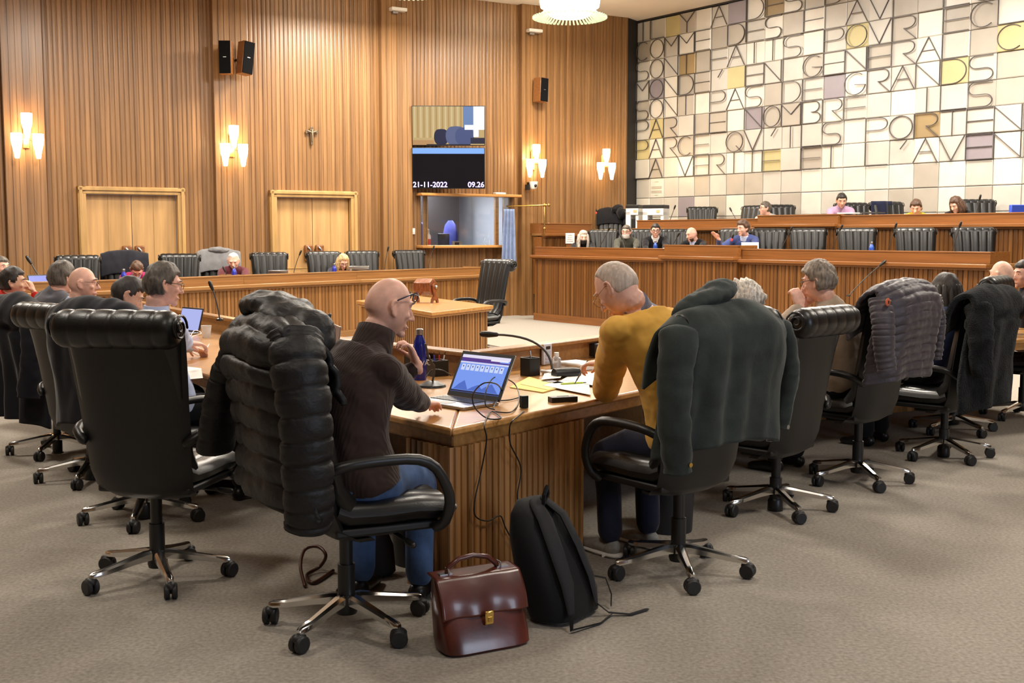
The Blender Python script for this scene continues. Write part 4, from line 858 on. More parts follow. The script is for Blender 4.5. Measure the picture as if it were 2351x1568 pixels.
# ------------------------------------------------------------ chairs
fA=(.20,.98); fB=(.90,.44); fC=(-.60,.80); fD=(-.70,.71); fE=(-.66,.75); fF=(-.72,.69)
pA=(-1.60,5.10); pB=(-.655,4.46); pC=(.765,5.20); pD=(1.49,6.42); pE=(2.18,7.18); pF=(3.03,8.0)
chair(*pA,fA,'empty black leather chair seen from behind, at the left of the foreground')
chair(*pB,fB,'black leather chair under the bald man, with the black puffer jacket hung on it')
chair(*pC,fC,'black leather chair of the man in yellow, with the dark green jacket hung on it')
chair(*pD,fD,'black leather chair with a bare back right of the dark green jacket',low=.07)
chair(*pE,fE,'black leather chair under the quilted jacket with the round orange badge')
chair(*pF,fF,'black leather chair under the dark woolly coat at the right edge',low=.06)
chair(3.5,9.05,(-.80,.6),'leather chair whose top roll shows above the woolly coat at the right')
chair(4.35,9.75,(-.8,.6),'black leather chair at the right picture edge, mostly its chromed feet showing')
chair(-2.02,6.22,(.5,.87),'black leather chair covered by a smooth dark coat, just behind the empty foreground chair',low=.05)
chair(-2.68,7.25,(.55,.83),'brownish-lit leather chair roll between two dark coats at the left',low=.10)
chair(-3.25,8.15,(.62,.78),'black leather chair under the dark blue-black coat at the left edge',low=.13)
chair(-.38,14.9,(-.72,-.69),'black leather armchair standing beside the small centre table, facing left')
bd=(P(1110,612.5,1.0)-P(332,640,1.0)).xy.normalized(); bn=Vector((-bd.y,bd.x)); B0=P(332,640,1.0).xy
def sb(u,off,v=600): k,z=onl(u,v,B0+bn*off,bd); q=B0+bn*off+bd*k; return q,z
for u,f,lab in ((176,(.3,-.95),'farthest left of the leather chairs along the side bench, below the first pair of doors'),(288,(.35,-.94),'chair behind the man in the magenta sweater, with a dark coat over it'),(409,(.2,-.98),'empty leather chair between the magenta-sweater man and the white-haired man'),
    (505,(.3,-.95),'chair with a grey jacket over it behind the white-haired man'),(622,(.3,-.95),'empty leather chair in front of the left leaf of the second pair of doors'),(748,(.3,-.95),'leather chair of the blonde woman'),(840,(.35,-.94),'empty leather chair right of the blonde woman'),(950,(.4,-.92),'empty leather chair farthest right on the side bench')):
    q,z=sb(u,1.05); chair(q.x,q.y,f,lab,z=.05)
def dz(u,off,v=530): pp=dp+nm*off; k,z=onl(u,v,pp,dm); q=pp+dm*k; return q,z
for u,f,lab in ((1385,(-.1,-1),'lower dais chair between the grey-haired woman and the man in the white mask'),(1478,(-.2,-1),'lower dais chair of the man in the white mask'),(1545,(-.2,-1),'lower dais chair of the man in the dark sweater'),(1672,(-.6,-.8),'lower dais chair turned aside behind the gesturing hand'),(1766,(-.2,-1),'lower dais chair of the man in the blue suit'),
    (1860,(-.12,-1),'empty lower dais chair directly right of the man in the blue suit'),(1974,(-.12,-1),'empty lower dais chair behind the small blue bottle'),(2111,(-.12,-1),'second empty lower dais chair from the right end'),(2248,(-.12,-1),'empty lower dais chair at the right end')):
    q,z=dz(u,1.15); chair(q.x,q.y,f,lab,z=.42)
for u,f,lab in ((1403,(-.1,-1),'upper dais chair with a black fur-trimmed coat on it, left of the printers'),(1611,(-.2,-1),'empty upper dais chair right of the printers'),(1716,(-.7,-.7),'upper dais chair turned left, beside the man in grey'),(1800,(.1,-1),'upper dais chair behind the man in grey'),(1970,(.1,-1),'upper dais chair of the man in the pink shirt'),(2055,(.2,-1),'upper dais chair of the woman in yellow'),(2252,(-.1,-1),'upper dais chair of the brown-haired woman')):
    q,z=dz(u,2.85 if u>1450 else 2.35,480); chair(q.x,q.y,f,lab,z=.85 if u>1450 else .80)
# ------------------------------------------------------------ people
TR['navy']=cloth('navy_trousers',(30,32,48)); TR['jeans']=cloth('blue_jeans',(66,88,124),var=.18); TR['black']=cloth('black_trousers',(22,22,26)); TR['shoe']=mat('black_shoe',(22,20,20),.35); TR['sneak']=mat('grey_sneaker',(140,138,132),.7,var=.1,vs=40)
gt=mat('dark_spectacle_frame',(28,30,36),.3); gw=mat('wire_spectacle_frame',(120,96,80),.3,.8); gb=mat('blue_spectacle_frame',(36,44,66),.3)
brown_knit=cloth('brown_ribbed_wool',(48,35,31),bump=.5,bs=160,stretch=(3,3,.4))
def ribs(m,scale):
    nt=m.node_tree; b=nt.nodes['Principled BSDF']; tc=nt.nodes.new('ShaderNodeTexCoord'); w_=nt.nodes.new('ShaderNodeTexWave'); w_.inputs['Scale'].default_value=scale; w_.inputs['Distortion'].default_value=1.5; w_.inputs['Detail'].default_value=1; w_.inputs['Detail Scale'].default_value=.6
    bp=nt.nodes.new('ShaderNodeBump'); bp.inputs['Strength'].default_value=.22; bp.inputs['Distance'].default_value=.006
    nt.links.new(tc.outputs['Object'],w_.inputs['Vector']); nt.links.new(w_.outputs['Fac'],bp.inputs['Height']); nt.links.new(bp.outputs[0],b.inputs['Normal'])
ribs(brown_knit,26); mustard=cloth('mustard_knit',(226,174,82),var=.05,bs=320,bump=.2)
# bald man, foreground
def ex_bald(e,T,arms,g,NB,tt,base,sp):
    m=MB(); up=(base-NB).normalized(); m.tube([NB-up*.05,NB+up*.01,NB+up*.055,NB+up*.085],[.095,.080,.074,.073],24,rnd=False,cap=False); obj('rolled_collar',m,brown_knit,e,solid=.012,auto=False)
    m=MB(); c=arms['L'][2]; d=(arms['L'][2]-arms['L'][1]).normalized(); 
e,T,arms=person('bald man in a brown ribbed sweater, hand at his chin, at the laptop',(-.60,4.47),(.84,.54),D(892,706,4.72),(.86,.46,-.20),brown_knit,None,sk=1,ldir=(.22,.97),nb=D(852,800,4.66),wide=.018,vox=.0055,legs=True,trousers=TR['jeans'],
  hands={'R':P(978,932,.80),'L':D(957,838,4.95)},hdir={'L':((-.30,-.20,.9),(.75,.2,.5)),'R':((.35,.9,-.1),(0,0,1))},hcurl={'L':.95,'R':.45},sclr=1.04,glasses={'m':gb,'dz':.052,'dy':-.008,'r':.0028},high=False,bend=.13,extra=ex_bald,kn=(.40,.46),shw=.182)
# man in yellow, foreground
e,T,arms=person('grey-haired man in a mustard sweater bent over papers, writing with a pen',(.80,5.28),(-.62,.78),D(1418,663,5.2),(-.62,.45,-.62),mustard,'stub','recede',sk=1,sclr=1.09,nb=D(1462,714,5.22),elb={'L':P(1392,893,.80)},wide=.020,vox=.0055,legs=True,trousers=TR['navy'],shoes=TR['sneak'],
  hands={'L':P(1372,872,.80),'R':P(1352,850,.81)},hdir={'L':((-.8,.3,-.1),(0,0,1)),'R':((-.5,-.5,-.2),(0,.3,1))},hcurl={'L':.9,'R':1.1},glasses={'m':gw,'r':.0013,'dz':-.008},collar=cloth('grey_blue_shirt',(112,118,140)),thick=.004,bend=.15,kn=(.40,.46),shw=.20)
# left group
jk=cloth('dark_navy_suit',(26,28,38)); lb=cloth('light_blue_shirt',(176,186,214),bump=.1)
person('grey-haired man with glasses in a light blue shirt behind the empty foreground chair',(-1.92,6.45),(.6,.8),D(374,655,6.35),(.84,.52,-.12),lb,'salt',sk=1,vox=.0065,hands={'R':P(447,815,.80),'L':P(470,792,.82)},hdir={'R':((.8,.5,-.1),(0,0,1)),'L':((.8,.2,0),(0,0,1))},glasses={'m':gt,'r':.0016},collar=lb,legs=True,trousers=TR['black'],thick=.016,cuff=False,hcurl=.7)
person('dark-haired man looking down at the desk, in a light shirt',(-2.45,7.3),(.6,.8),D(292,678,7.1),(.80,.30,-.52),cloth('pale_shirt',(168,172,188)),'dark',sk=2,vox=.0075,collar=lb,legs=True,trousers=TR['black'],thick=.010)
person('bald man with thin glasses in a dark jacket and pale collar, left group',(-3.05,8.1),(.7,.7),D(190,652,8.0),(.96,.22,-.02),jk,None,sk=1,vox=.0075,collar=lb,glasses={'m':gw,'r':.0016},legs=True,trousers=TR['black'])
person('man with grey-brown hair in a grey jacket behind the bald man with glasses',(-3.75,9.25),(.6,.8),D(142,640,8.9),(.55,.83,-.1),cloth('grey_jacket',(104,104,112)),'salt',sk=1,vox=.009,thick=.024)
person('dark-haired man in a red sweater with his hand at his chin, left edge',(-4.3,9.45),(.75,.66),D(30,650,9.3),(.93,.30,.0),cloth('red_sweater',(196,48,36)),'dark',sk=2,vox=.0085,hands={'R':D(78,672,9.4),'L':D(88,690,9.6)},hdir={'R':((-.3,.0,.9),(.8,0,.2))},hcurl=1.4,thick=.018)
q=D(4,614,13.5); person('person mostly cut off by the left picture edge, only part of the head showing',(q.x-.1,13.7),(.8,-.3),q,(.8,-.5,0),jk,'salt',sk=1,vox=.012)
# right group
person('person with curly grey hair bent low, only the hair showing above the dark green jacket',(1.25,6.75),(-.7,.7),D(1712,694,6.85),(-.6,.6,-.5),jk,'silver','curly',sk=0,vox=.0085,thick=.026,legs=True,trousers=TR['black'])
person('grey-haired man in a beige sweater with clasped hands before his face',(2.08,7.28),(-.70,.71),D(1880,648,7.12),(-.80,.55,-.15),cloth('beige_sweater',(170,152,134)),'grey',sk=1,vox=.0065,glasses={'m':gt,'r':.0016},hands={'L':D(1838,704,7.08),'R':D(1846,706,7.2)},hdir={'L':((-.25,.1,.8),(.3,-.9,0)),'R':((.1,0,1),(.1,1,0))},hcurl={'L':1.0,'R':1.3},legs=True,trousers=TR['black'],thick=.022)
person('woman with long dark hair seen from behind, in a blue top beside the woolly coat',(2.98,8.25),(-.75,.66),D(2172,672,8.2),(-.3,.95,-.1),cloth('dark_blue_top',(44,52,84)),'dark','long',sk=1,vox=.009,thick=.026,legs=True,trousers=TR['black'])
person('bald man at the far right behind a leather chair roll',(3.75,9.5),(-.75,.66),D(2300,632,9.4),(-.6,.8,0),jk,None,sk=0,vox=.009,collar=lb)
person('dark-haired man cut off by the right picture edge',(4.5,10.1),(-.9,.3),D(2352,632,10.0),(-.9,-.2,0),jk,'dark',sk=1,vox=.010)
# side bench
def sper(u,v,label,look,shirt,hc,style,**k):
    q,_=sb(u,.78); hd=D(u,v,q.y); h,_=sb(u,1.0); return person(label,h,(.35,-.94),hd,look,shirt,hc,style,floor=.05,vox=k.pop('vox',.011),**k)
def onbench(u,off=.35,z=.86): q,_=sb(u,off); return (q.x,q.y,z)
sper(314,619,'man in a magenta sweater with his head bowed at the side bench',(.25,-.6,-.75),cloth('magenta_sweater',(150,36,84)),'brown','short',hands={'R':onbench(300),'L':onbench(336)},collar=lb,sk=1,glasses={'m':gt,'r':.002})
sper(536,600,'white-haired man in a maroon sweater at the side bench',(.15,-.9,-.35),cloth('maroon_sweater',(88,40,48)),'white','recede',hands={'R':onbench(512),'L':onbench(556)},sk=1,thick=.012)
sper(787,602,'blonde woman with glasses in a navy top at the side bench beside a silver laptop',(.4,-.8,-.45),cloth('navy_top',(36,42,62)),'blonde','bob',hands={'R':onbench(770),'L':onbench(806)},sk=1,thick=.024,glasses={'m':gt,'r':.0018})
# dais
def dper(u,v,label,look,shirt,hc,style,upper=False,off=.85,hands=None,face=None,**k):
    o=off+(1.7 if upper else 0); q,_=dz(u,o); hd=D(u,v,q.y); h,_=dz(u,o+.2); fl=.85 if upper else .42
    hh={}
    for kk,uu in (hands or {}).items():
        if isinstance(uu,(int,float)): qq,_=dz(uu,o-.42); hh[kk]=(qq.x,qq.y,(1.66 if upper else 1.22)+.02)
        else: hh[kk]=uu
    if not hh:
        for kk,du in (('R',-18),('L',18)): qq,_=dz(u+du,o-.42); hh[kk]=(qq.x,qq.y,(1.66 if upper else 1.22)+.02)
    return person(label,h,face or (-.1,-1),hd,look,shirt,hc,style,hands=hh,floor=fl,vox=k.pop('vox',.012),**k)
blk=cloth('black_sweater',(20,20,24)); olive=cloth('olive_grey_sweater',(74,74,66)); bsuit=cloth('blue_suit',(66,78,128))
dper(1339,545,'grey long-haired woman with a black face mask at the left end of the dais',(.1,-1,-.15),blk,'silver','long',mask=M['black'],sk=0,thick=.02)
dper(1438,533,'man with glasses and a white face mask in an olive sweater on the dais',(-.35,-.93,-.05),olive,'salt','short',mask=M['white'],sk=1,glasses={'m':gt,'r':.002},thick=.012)
dper(1505,530,'man with dark glasses and black sweater over a white collar on the dais',(-.1,-1,-.12),blk,'dark','short',sk=1,glasses={'m':gt,'r':.003},collar=M['white'],thick=.014)
e,T,arms=dper(1588,538,'bald bearded man in a dark jacket turned to the left on the dais',(-.85,-.45,-.28),blk,None,'x',sk=1,face=(-.6,-.8),hands={'R':1532,'L':1600},collar=lb)
g=MB(); g.grid(lambda u,v: T(headpt((math.sin(R(-75+150*u))*math.cos(R(-62+34*v)),math.cos(R(-75+150*u))*math.cos(R(-62+34*v)),math.sin(R(-62+34*v))))*1.06),14,6); obj('beard',g,HR['brown'],e,solid=.006,auto=False)
qh,_=dz(1632,.35); e,T,arms=dper(1706,525,'brown-haired man in a blue suit speaking and raising his open right hand',(-.85,-.5,-.10),bsuit,'brown','short',sk=1,face=(-.5,-.87),hands={'R':D(1650,548,qh.y),'L':1725},hdir={'R':((-.7,-.1,.7),(.5,.6,.4)),'L':((-.9,-.3,0),(0,0,1))},hcurl={'R':.15,'L':.5},collar=lb,thick=.026,vox=.010)
dper(1757,479,'man with glasses in a light grey sweater looking left on the upper dais',(-.98,-.1,0),cloth('light_grey_sweater',(176,172,164)),'salt','short',upper=True,sk=1,glasses={'m':gt,'r':.002},thick=.014,face=(-.6,-.8))
dper(1932,461,'dark-haired man in a pink-lilac shirt looking down on the upper dais',(-.1,-.9,-.3),cloth('lilac_shirt',(176,144,172)),'dark','short',upper=True,sk=2,thick=.014)
dper(2103,477,'short-haired woman in a yellow top on the upper dais',(-.4,-.8,-.4),cloth('yellow_top',(206,176,44)),'brown','short',upper=True,sk=1,thick=.02)
dper(2196,471,'brown-haired woman in a dark jacket leaning forward on the upper dais',(-.8,-.4,-.45),blk,'brown','bob',upper=True,sk=0,thick=.022,face=(-.5,-.8))
# ------------------------------------------------------------ coats hung on chairs
def coat(pos,face,label,mt,w0,w1,zb,q=0,qa=.022,fold=.02,nf=5,drop=.05,wrap=.10,sleeves=(),seed=0,th=.022,hood=None,name='hung_jacket',cat='jacket',shift=(0,0),top=1.275,zo=0,skew=0,nvv=None,fl=0):
    rz=fz(face); fn=Vector(face).normalized(); e=empty(name,(pos[0]+fn.x*.10,pos[1]+fn.y*.10,fl),rz,label,cat)
    path=[(-.225,.98),(-.255,1.12),(-.30,1.215),(-.345,top-.02),(-.395,top-.005),(-.452,top-.045),(-.492,1.17),(-.495,1.08),(-.47,.95),(-.45,.80),(-.44,zb)]
    L=[0]; 
    for a,b in zip(path,path[1:]): L.append(L[-1]+math.hypot(b[0]-a[0],b[1]-a[1]))
    def pt(v):
        s=v*L[-1]
        for i in range(len(path)-1):
            if s<=L[i+1]+1e-9:
                t=(s-L[i])/(L[i+1]-L[i]); a,b=path[i],path[i+1]; return Vector((0,a[0]*(1-t)+b[0]*t,a[1]*(1-t)+b[1]*t))
        return Vector((0,path[-1][0],path[-1][1]))
    vt=L[4]/L[-1]
    def f(u,v):
        s=-1+2*u; p=(pt(max(0,v-.02))+pt(v)*2+pt(min(1,v+.02)))/4; t=(pt(min(1,v+.03))-pt(max(0,v-.03))).normalized(); n=Vector((0,-t.z,t.y))
        if n.y>0 and v>.5: n=-n
        if v<=.5 and n.z<0 : n=-n
        if v<vt*.7: n=Vector((0,1,.0))
        w=w0+(w1-w0)*max(0,(v-vt)/(1-vt)); out=max(0,(v-vt)/(1-vt))
        p=p+Vector((s*w+skew*out*out,0,0)); p.z-=drop*abs(s)**2.6*(1-.3*out)
        p.y+=wrap*max(0,abs(s)-.55)**1.5*3*(out>0)*min(1,out*4) - fold*out*math.sin(PI*nf*s+seed)*(.6+.4*math.sin(2.3*s+seed*2))
        b=noise.noise(Vector((s*2.1+seed*3,v*3,seed)))*.018
        if q:
            ph=(v-vt)*L[-1]/q-.1*s*s+.25*s; b+=qa*(abs(math.sin(PI*ph))**.6)+.006*noise.noise(Vector((s*9,v*30,seed)))
        else: b+=.006*noise.noise(Vector((s*6,v*9,seed+4)))
        return p+n*(b+.008)
    m=MB(); m.grid(f,48,nvv or (110 if q else 60)); bd_=obj('jacket_body',m,mt,e,solid=th,auto=False)
    for sl in sleeves:
        pts=[Vector(p) for p in sl['p']]; N=sl.get('n',44); m=MB(); cs=[];rs=[]
        for i in range(N+1):
            t=i/N*(len(pts)-1); k=min(int(t),len(pts)-2); tt_=t-k; p0,p1,p2,p3=[pts[max(0,min(len(pts)-1,k+d))] for d in (-1,0,1,2)]
            cs.append(.5*((2*p1)+(p2-p0)*tt_+(2*p0-5*p1+4*p2-p3)*tt_**2+(3*p1-p0-3*p2+p3)*tt_**3))
            rr=sl['r'][0]+(sl['r'][1]-sl['r'][0])*i/N
            if q: rr*=.90+.13*abs(math.sin(PI*i/N*sl.get('q',6)))**.4
            rr*=min(1,(i+1.5)/5)**.5
            rs.append(rr*(1+.06*noise.noise(Vector((i*.3,seed,1)))))
        m.tube(cs,rs,22,flat=sl.get('flat',.75),rnd=False); obj('sleeve',m,mt,e,auto=False,disp=(.02,.09) if not q else (.012,.06))
    if hood:
        m=MB()
        for c,r,rot in hood:
            m.ell(c,r,M=Matrix.Rotation(rot,3,'Y'),nu=28,nv=16)
        obj('hood',m,mt,e,remesh=.012,sm=6,disp=(.035,.09),auto=False)
    return e
puf=mat('black_puffer_nylon',(21,20,22),.5,bump=.35,bs=55,var=.08,vs=9,spec=.35)
grn=cloth('dark_green_waxed_cotton',(52,58,56),bump=.4,bs=190,var=.12,rough=.9)
qv=mat('grey_violet_quilt_nylon',(66,60,66),.5,bump=.3,bs=60,var=.06,sheen=.2,spec=.35)
wl=cloth('black_woolly_cloth',(26,28,30),bump=1.0,bs=70,var=.45,rough=1.0,sheen=.05); wrinkle(wl,90,.02,.8); dkc=cloth('dark_overcoat_cloth',(26,26,33),var=.1); wrinkle(puf,22,.014,.30,(1,1,1.4)); wrinkle(qv,34,.008,.35); wrinkle(grn,7,.02,.25,(1.6,1.6,.8)); wrinkle(dkc,6,.02,.25,(1.6,1.6,.8)); wrinkle(mustard,7,.012,.3)
e=coat(pB,fB,'black hooded puffer jacket hung on the back of the bald man\'s chair',puf,.31,.45,.56,q=.092,qa=.019,fold=.02,nf=2,drop=.05,wrap=.16,skew=-.06,top=1.255,
  sleeves=[dict(p=[(.25,-.36,1.19),(.33,-.37,1.10),(.36,-.36,.92),(.35,-.35,.75),(.33,-.34,.58),(.30,-.34,.50)],r=(.104,.086),q=10,flat=.68,n=120),dict(p=[(-.25,-.38,1.19),(-.36,-.44,1.05),(-.43,-.48,.88),(-.50,-.50,.66)],r=(.085,.09),q=8,flat=.6,n=100)],
  hood=[((-.06,-.36,1.285),(.16,.11,.055),.0),((.08,-.34,1.265),(.16,.11,.045),.25),((-.12,-.36,1.28),(.09,.11,.06),0),((.20,-.28,1.20),(.10,.09,.08),.6)],seed=1)
g=MB(); 
e=coat(pC,fC,'dark green cotton jacket hung over the chair of the man in yellow',grn,.345,.37,.66,fold=.028,nf=5,drop=.09,wrap=.14,top=1.26,seed=2,
  sleeves=[dict(p=[(-.30,-.39,1.17),(-.345,-.42,1.05),(-.36,-.42,.88),(-.34,-.41,.72),(-.31,-.40,.56)],r=(.085,.062),flat=.8),dict(p=[(.31,-.38,1.17),(.37,-.39,1.0),(.38,-.38,.85),(.36,-.36,.68)],r=(.08,.065),flat=.7)],
  hood=[((-.06,-.33,1.29),(.15,.08,.045),-.25),((-.17,-.31,1.24),(.09,.07,.04),-.5),((.02,-.31,1.325),(.09,.06,.035),-.1)])
for x,y,z in ((-.305,-.465,.60),(.30,-.47,.70)): m=MB(); m.lathe([(.0,0),(.010,0),(.010,.005),(.0,.005)],(x,y,z),14,M=Matrix.Rotation(PI/2,3,'X')); obj('snap_button',m,M['brass'] if x<0 else M['steel'],e)
e=coat(pE,fE,'thin grey-violet quilted jacket with a round orange badge on a chair back',qv,.33,.335,.70,q=.052,qa=.011,fold=.012,nf=2,drop=.06,wrap=.14,top=1.275,seed=3,
  sleeves=[dict(p=[(-.29,-.40,1.18),(-.335,-.45,1.04),(-.335,-.46,.9),(-.31,-.47,.76)],r=(.072,.055),q=14,flat=.7,n=120),dict(p=[(.30,-.40,1.18),(.34,-.42,1.0),(.34,-.41,.78)],r=(.07,.055),q=14,flat=.7,n=120)])
m=MB(); m.lathe([(.0,0),(.022,0),(.024,.004),(.018,.008),(.0,.006)],(-.345,-.478,1.165),20,M=Matrix.Rotation(PI/2,3,'X')); bg_=obj('round_badge',m,mat('orange_badge',(196,96,60),.6),e)
m=MB(); m.box((-.345,-.488,1.165),(.006,.004,.018)); obj('badge_mark',m,M['black'],bg_)
e=coat(pF,fF,'dark woolly shaggy coat hung on a chair at the right edge',wl,.38,.42,.46,fold=.03,nf=3,drop=.05,wrap=.12,top=1.265,seed=5,th=.035,fl=-.06,
  sleeves=[dict(p=[(-.29,-.42,1.17),(-.36,-.47,1.0),(-.36,-.48,.82),(-.33,-.48,.70)],r=(.09,.07),flat=.75)])
coat((-2.02,6.22),(.5,.87),'smooth dark coat over the chair right behind the empty foreground chair',dkc,.31,.34,.62,fold=.015,nf=3,drop=.07,top=1.275,seed=6,th=.03,fl=-.05)
coat((-3.25,8.15),(.62,.78),'dark blue-black coat hanging to the seat on a chair at the left edge',dkc,.32,.38,.42,fold=.03,nf=4,drop=.07,top=1.275,seed=7,th=.03,fl=-.13,sleeves=[dict(p=[(.28,-.40,1.18),(.34,-.44,1.0),(.34,-.46,.8),(.32,-.48,.6)],r=(.085,.07),flat=.7)])
q,z=sb(288,1.05); coat((q.x,q.y),(.35,-.94),'dark coat over the chair behind the man in the magenta sweater',dkc,.31,.33,.7,fold=.01,seed=8,fl=.05,top=1.29)
q,z=sb(505,1.05); coat((q.x,q.y),(.3,-.95),'grey jacket over the chair behind the white-haired man',cloth('grey_nylon',(112,112,114)),.31,.33,.7,fold=.01,seed=9,fl=.05,top=1.30,hood=[((0,-.34,1.28),(.16,.08,.05),0)],sleeves=[dict(p=[(.29,-.36,1.17),(.33,-.26,1.0),(.33,-.2,.8)],r=(.075,.06)),])
q,z=dz(1403,2.35,480); coat((q.x,q.y),(-.1,-1),'black coat with a fur-trimmed hood over the upper dais chair',blk,.30,.34,.6,fold=.01,seed=10,fl=.80,top=1.30,hood=[((-.12,-.30,1.28),(.13,.12,.08),.3),((-.2,-.18,1.18),(.09,.12,.12),.3)],sleeves=[dict(p=[(-.28,-.30,1.17),(-.32,-.14,1.0),(-.32,-.1,.8)],r=(.08,.06))])
q,z=dz(2055,2.85,480); e=empty('draped_jacket',(q.x,q.y,.85),fz((.2,-1)),'dark blue jacket draped over the chair of the woman in yellow','jacket'); m=MB(); m.grid(lambda u,v:Vector((.30-.36*u,-.17-.04*math.sin(u*9)-.1*(1-v)*0-.02+.06*v,1.24-.5*v)) ,14,10); obj('jacket_body',m,cloth('dark_blue_cloth',(26,30,52)),e,solid=.03,auto=False)
# ------------------------------------------------------------ things on the near desk
# open laptop
a=P(1028,911,.757); b=P(1143,927,.757); ax=(b-a).xy.normalized(); c=(a+b)/2; rz=math.atan2(ax.y,ax.x)
lp=empty('laptop',(c.x,c.y,.750),rz,'open silver laptop with a blue desktop and purple window in front of the bald man','laptop'); LW=.36
m=MB(); m.box((0,-.118,.009),(LW,.235,.016)); base_=obj('keyboard_base',m,M['steel'],lp,bevel=.004)
m=MB()
for r in range(5):
    for k in range(14): m.box((-LW/2+.032+k*.0208,-.045-r*.0195,.0185),(.0175,.0165,.003))
obj('keys',m,M['plastic'],base_,smooth=False); m=MB(); m.box((0,-.185,.0178),(.10,.062,.001)); obj('trackpad',m,mat('trackpad_grey',(150,150,152),.3),base_)
tl=R(28); MS=Matrix.Rotation(-tl,3,'X'); so=Vector((0,.002,.016))
def sbx(m,cx,cz,w_,h_,y=0,t=.006): m.box(so+MS@Vector((cx,y,cz)),(w_,t,h_),MS)
m=MB(); sbx(m,0,.120,LW,.240,.004,.007); lid=obj('lid',m,M['steel'],lp,bevel=.003)
m=MB(); sbx(m,0,.120,LW-.004,.236,-.0005,.003); obj('bezel',m,M['plastic'],lid)
def scr(nm_,cx,cz,w_,h_,col_,y,s=1.0): m=MB(); sbx(m,cx*1.07,cz*1.06,w_*1.07,h_*1.06,y,.0006); return obj(nm_,m,em('laptop_glow',col_,s),scp,smooth=False)
scp=lid; scp=scr('display',0,.116,.305,.185,(118,152,238),-.0030,1.0)
scr('window_bar',0,.200,.305,.016,(226,220,240),-.0036); scr('purple_header',-.03,.187,.245,.013,(88,58,150),-.0036,.8); scr('purple_strip',.0,.178,.305,.006,(88,58,150),-.0036,.8); scr('search_field',.09,.190,.11,.008,(236,232,246),-.0042); scr('menu_row',0,.170,.305,.007,(214,212,236),-.0036)
for i in range(9): scr('icon_tile',-.125+i*.0305,.146,.023,.030,(200,212,246),-.0036); scr('icon_dot',-.125+i*.0305,.150,.006,.008,(80,96,160),-.0042,.6)
for x0,x1,hh in ((-.152,-.05,.050),(-.06,.06,.034),(.02,.152,.046)):
    m=MB(); v=[so+MS@Vector((x,-.0038,z)) for x,z in ((x0,.036),(x1,.036),((x0+x1)/2+.01,.036+hh),((x0*.7+x1*.3),.036+hh*.6))]; m.add(v,[(0,1,2,3)]); obj('wallpaper_hill',m,em('laptop_glow',(84,118,214),.8),scp,smooth=False)
scr('taskbar',0,.028,.305,.008,(40,46,90),-.0036,.6)
def bottle(loc,label,h=.26,r=.035,text=False,col=(22,36,140)):
    e=empty('metal_bottle',loc,0,label,'bottle'); m=MB(); m.lathe([(0,0),(r*.95,0),(r,.006),(r,h*.66),(r*.86,h*.76),(r*.52,h*.86),(r*.48,h*.885),(0,h*.885)],n=24); bb=obj('bottle_body',m,mat('blue_enamel',col,.22,.3,coat=.5),e)
    m=MB(); m.lathe([(r*.52,h*.88),(r*.56,h*.885),(r*.56,h*.985),(r*.45,h),(0,h)],n=20); obj('bottle_cap',m,M['steel'],e)
    if text:
        mktext('VA.',.036,M['white'],e,(.008,-r-.001,h*.30),(PI/2,0,.10),ext=.0006)
    return e
q=P(964,872,.75); bottle((q.x,q.y,.75),'tall dark blue metal bottle with white letters in front of the bald man\'s hand',.285,.037,True)
qq,_=dz(1505,.38); bottle((qq.x,qq.y,1.20),'blue bottle in front of the man in the black sweater on the dais',.26,.036,col=(40,80,170))
qq,_=dz(2002,.38); bottle((qq.x,qq.y,1.20),'blue bottle standing alone before an empty dais chair',.26,.036,col=(50,90,190))
for u,lab in ((283,'blue bottle beside the man in magenta'),(537,'blue bottle in front of the white-haired man'),(767,'blue bottle beside the blonde woman')):
    qq,_=sb(u,.3); bottle((qq.x,qq.y,.86),lab,.26,.036,col=(50,60,170))
def holder(loc,rz,label,pens,s=.075,h=.105):
    e=empty('pen_holder',loc,rz,label,'pen holder'); m=MB(); t=.006
    for cx_,cy_,w_,d_ in ((0,s/2,s,t),(0,-s/2,s,t),(s/2,0,t,s),(-s/2,0,t,s)): m.box((cx_,cy_,h/2),(w_+t,d_,h))
    m.box((0,0,.003),(s,s,.006)); obj('holder_box',m,M['plastic'],e,bevel=.002)
    return e
q=P(1217,862,.75); holder((q.x,q.y,.75),.75,'square black pen holder right of the laptop screen',0)
def pen(a,b,label,m_,cap=None,r=.004):
    a=Vector(a); b=Vector(b); e=empty('pen',a,0,label,'pen'); m=MB(); m.tube([(0,0,0),(b-a)*.85],r,8); obj('barrel',m,m_,e); m=MB(); m.tube([(b-a)*.85,(b-a)],r*.6,8); obj('tip',m,cap or M['plastic'],e); return e
pen(q+Vector((.01,.01,.02)),q+Vector((0,.0,.16)),'thin grey pen standing in the square pen holder',M['steel'],mat('red_cap',(170,50,40),.4))
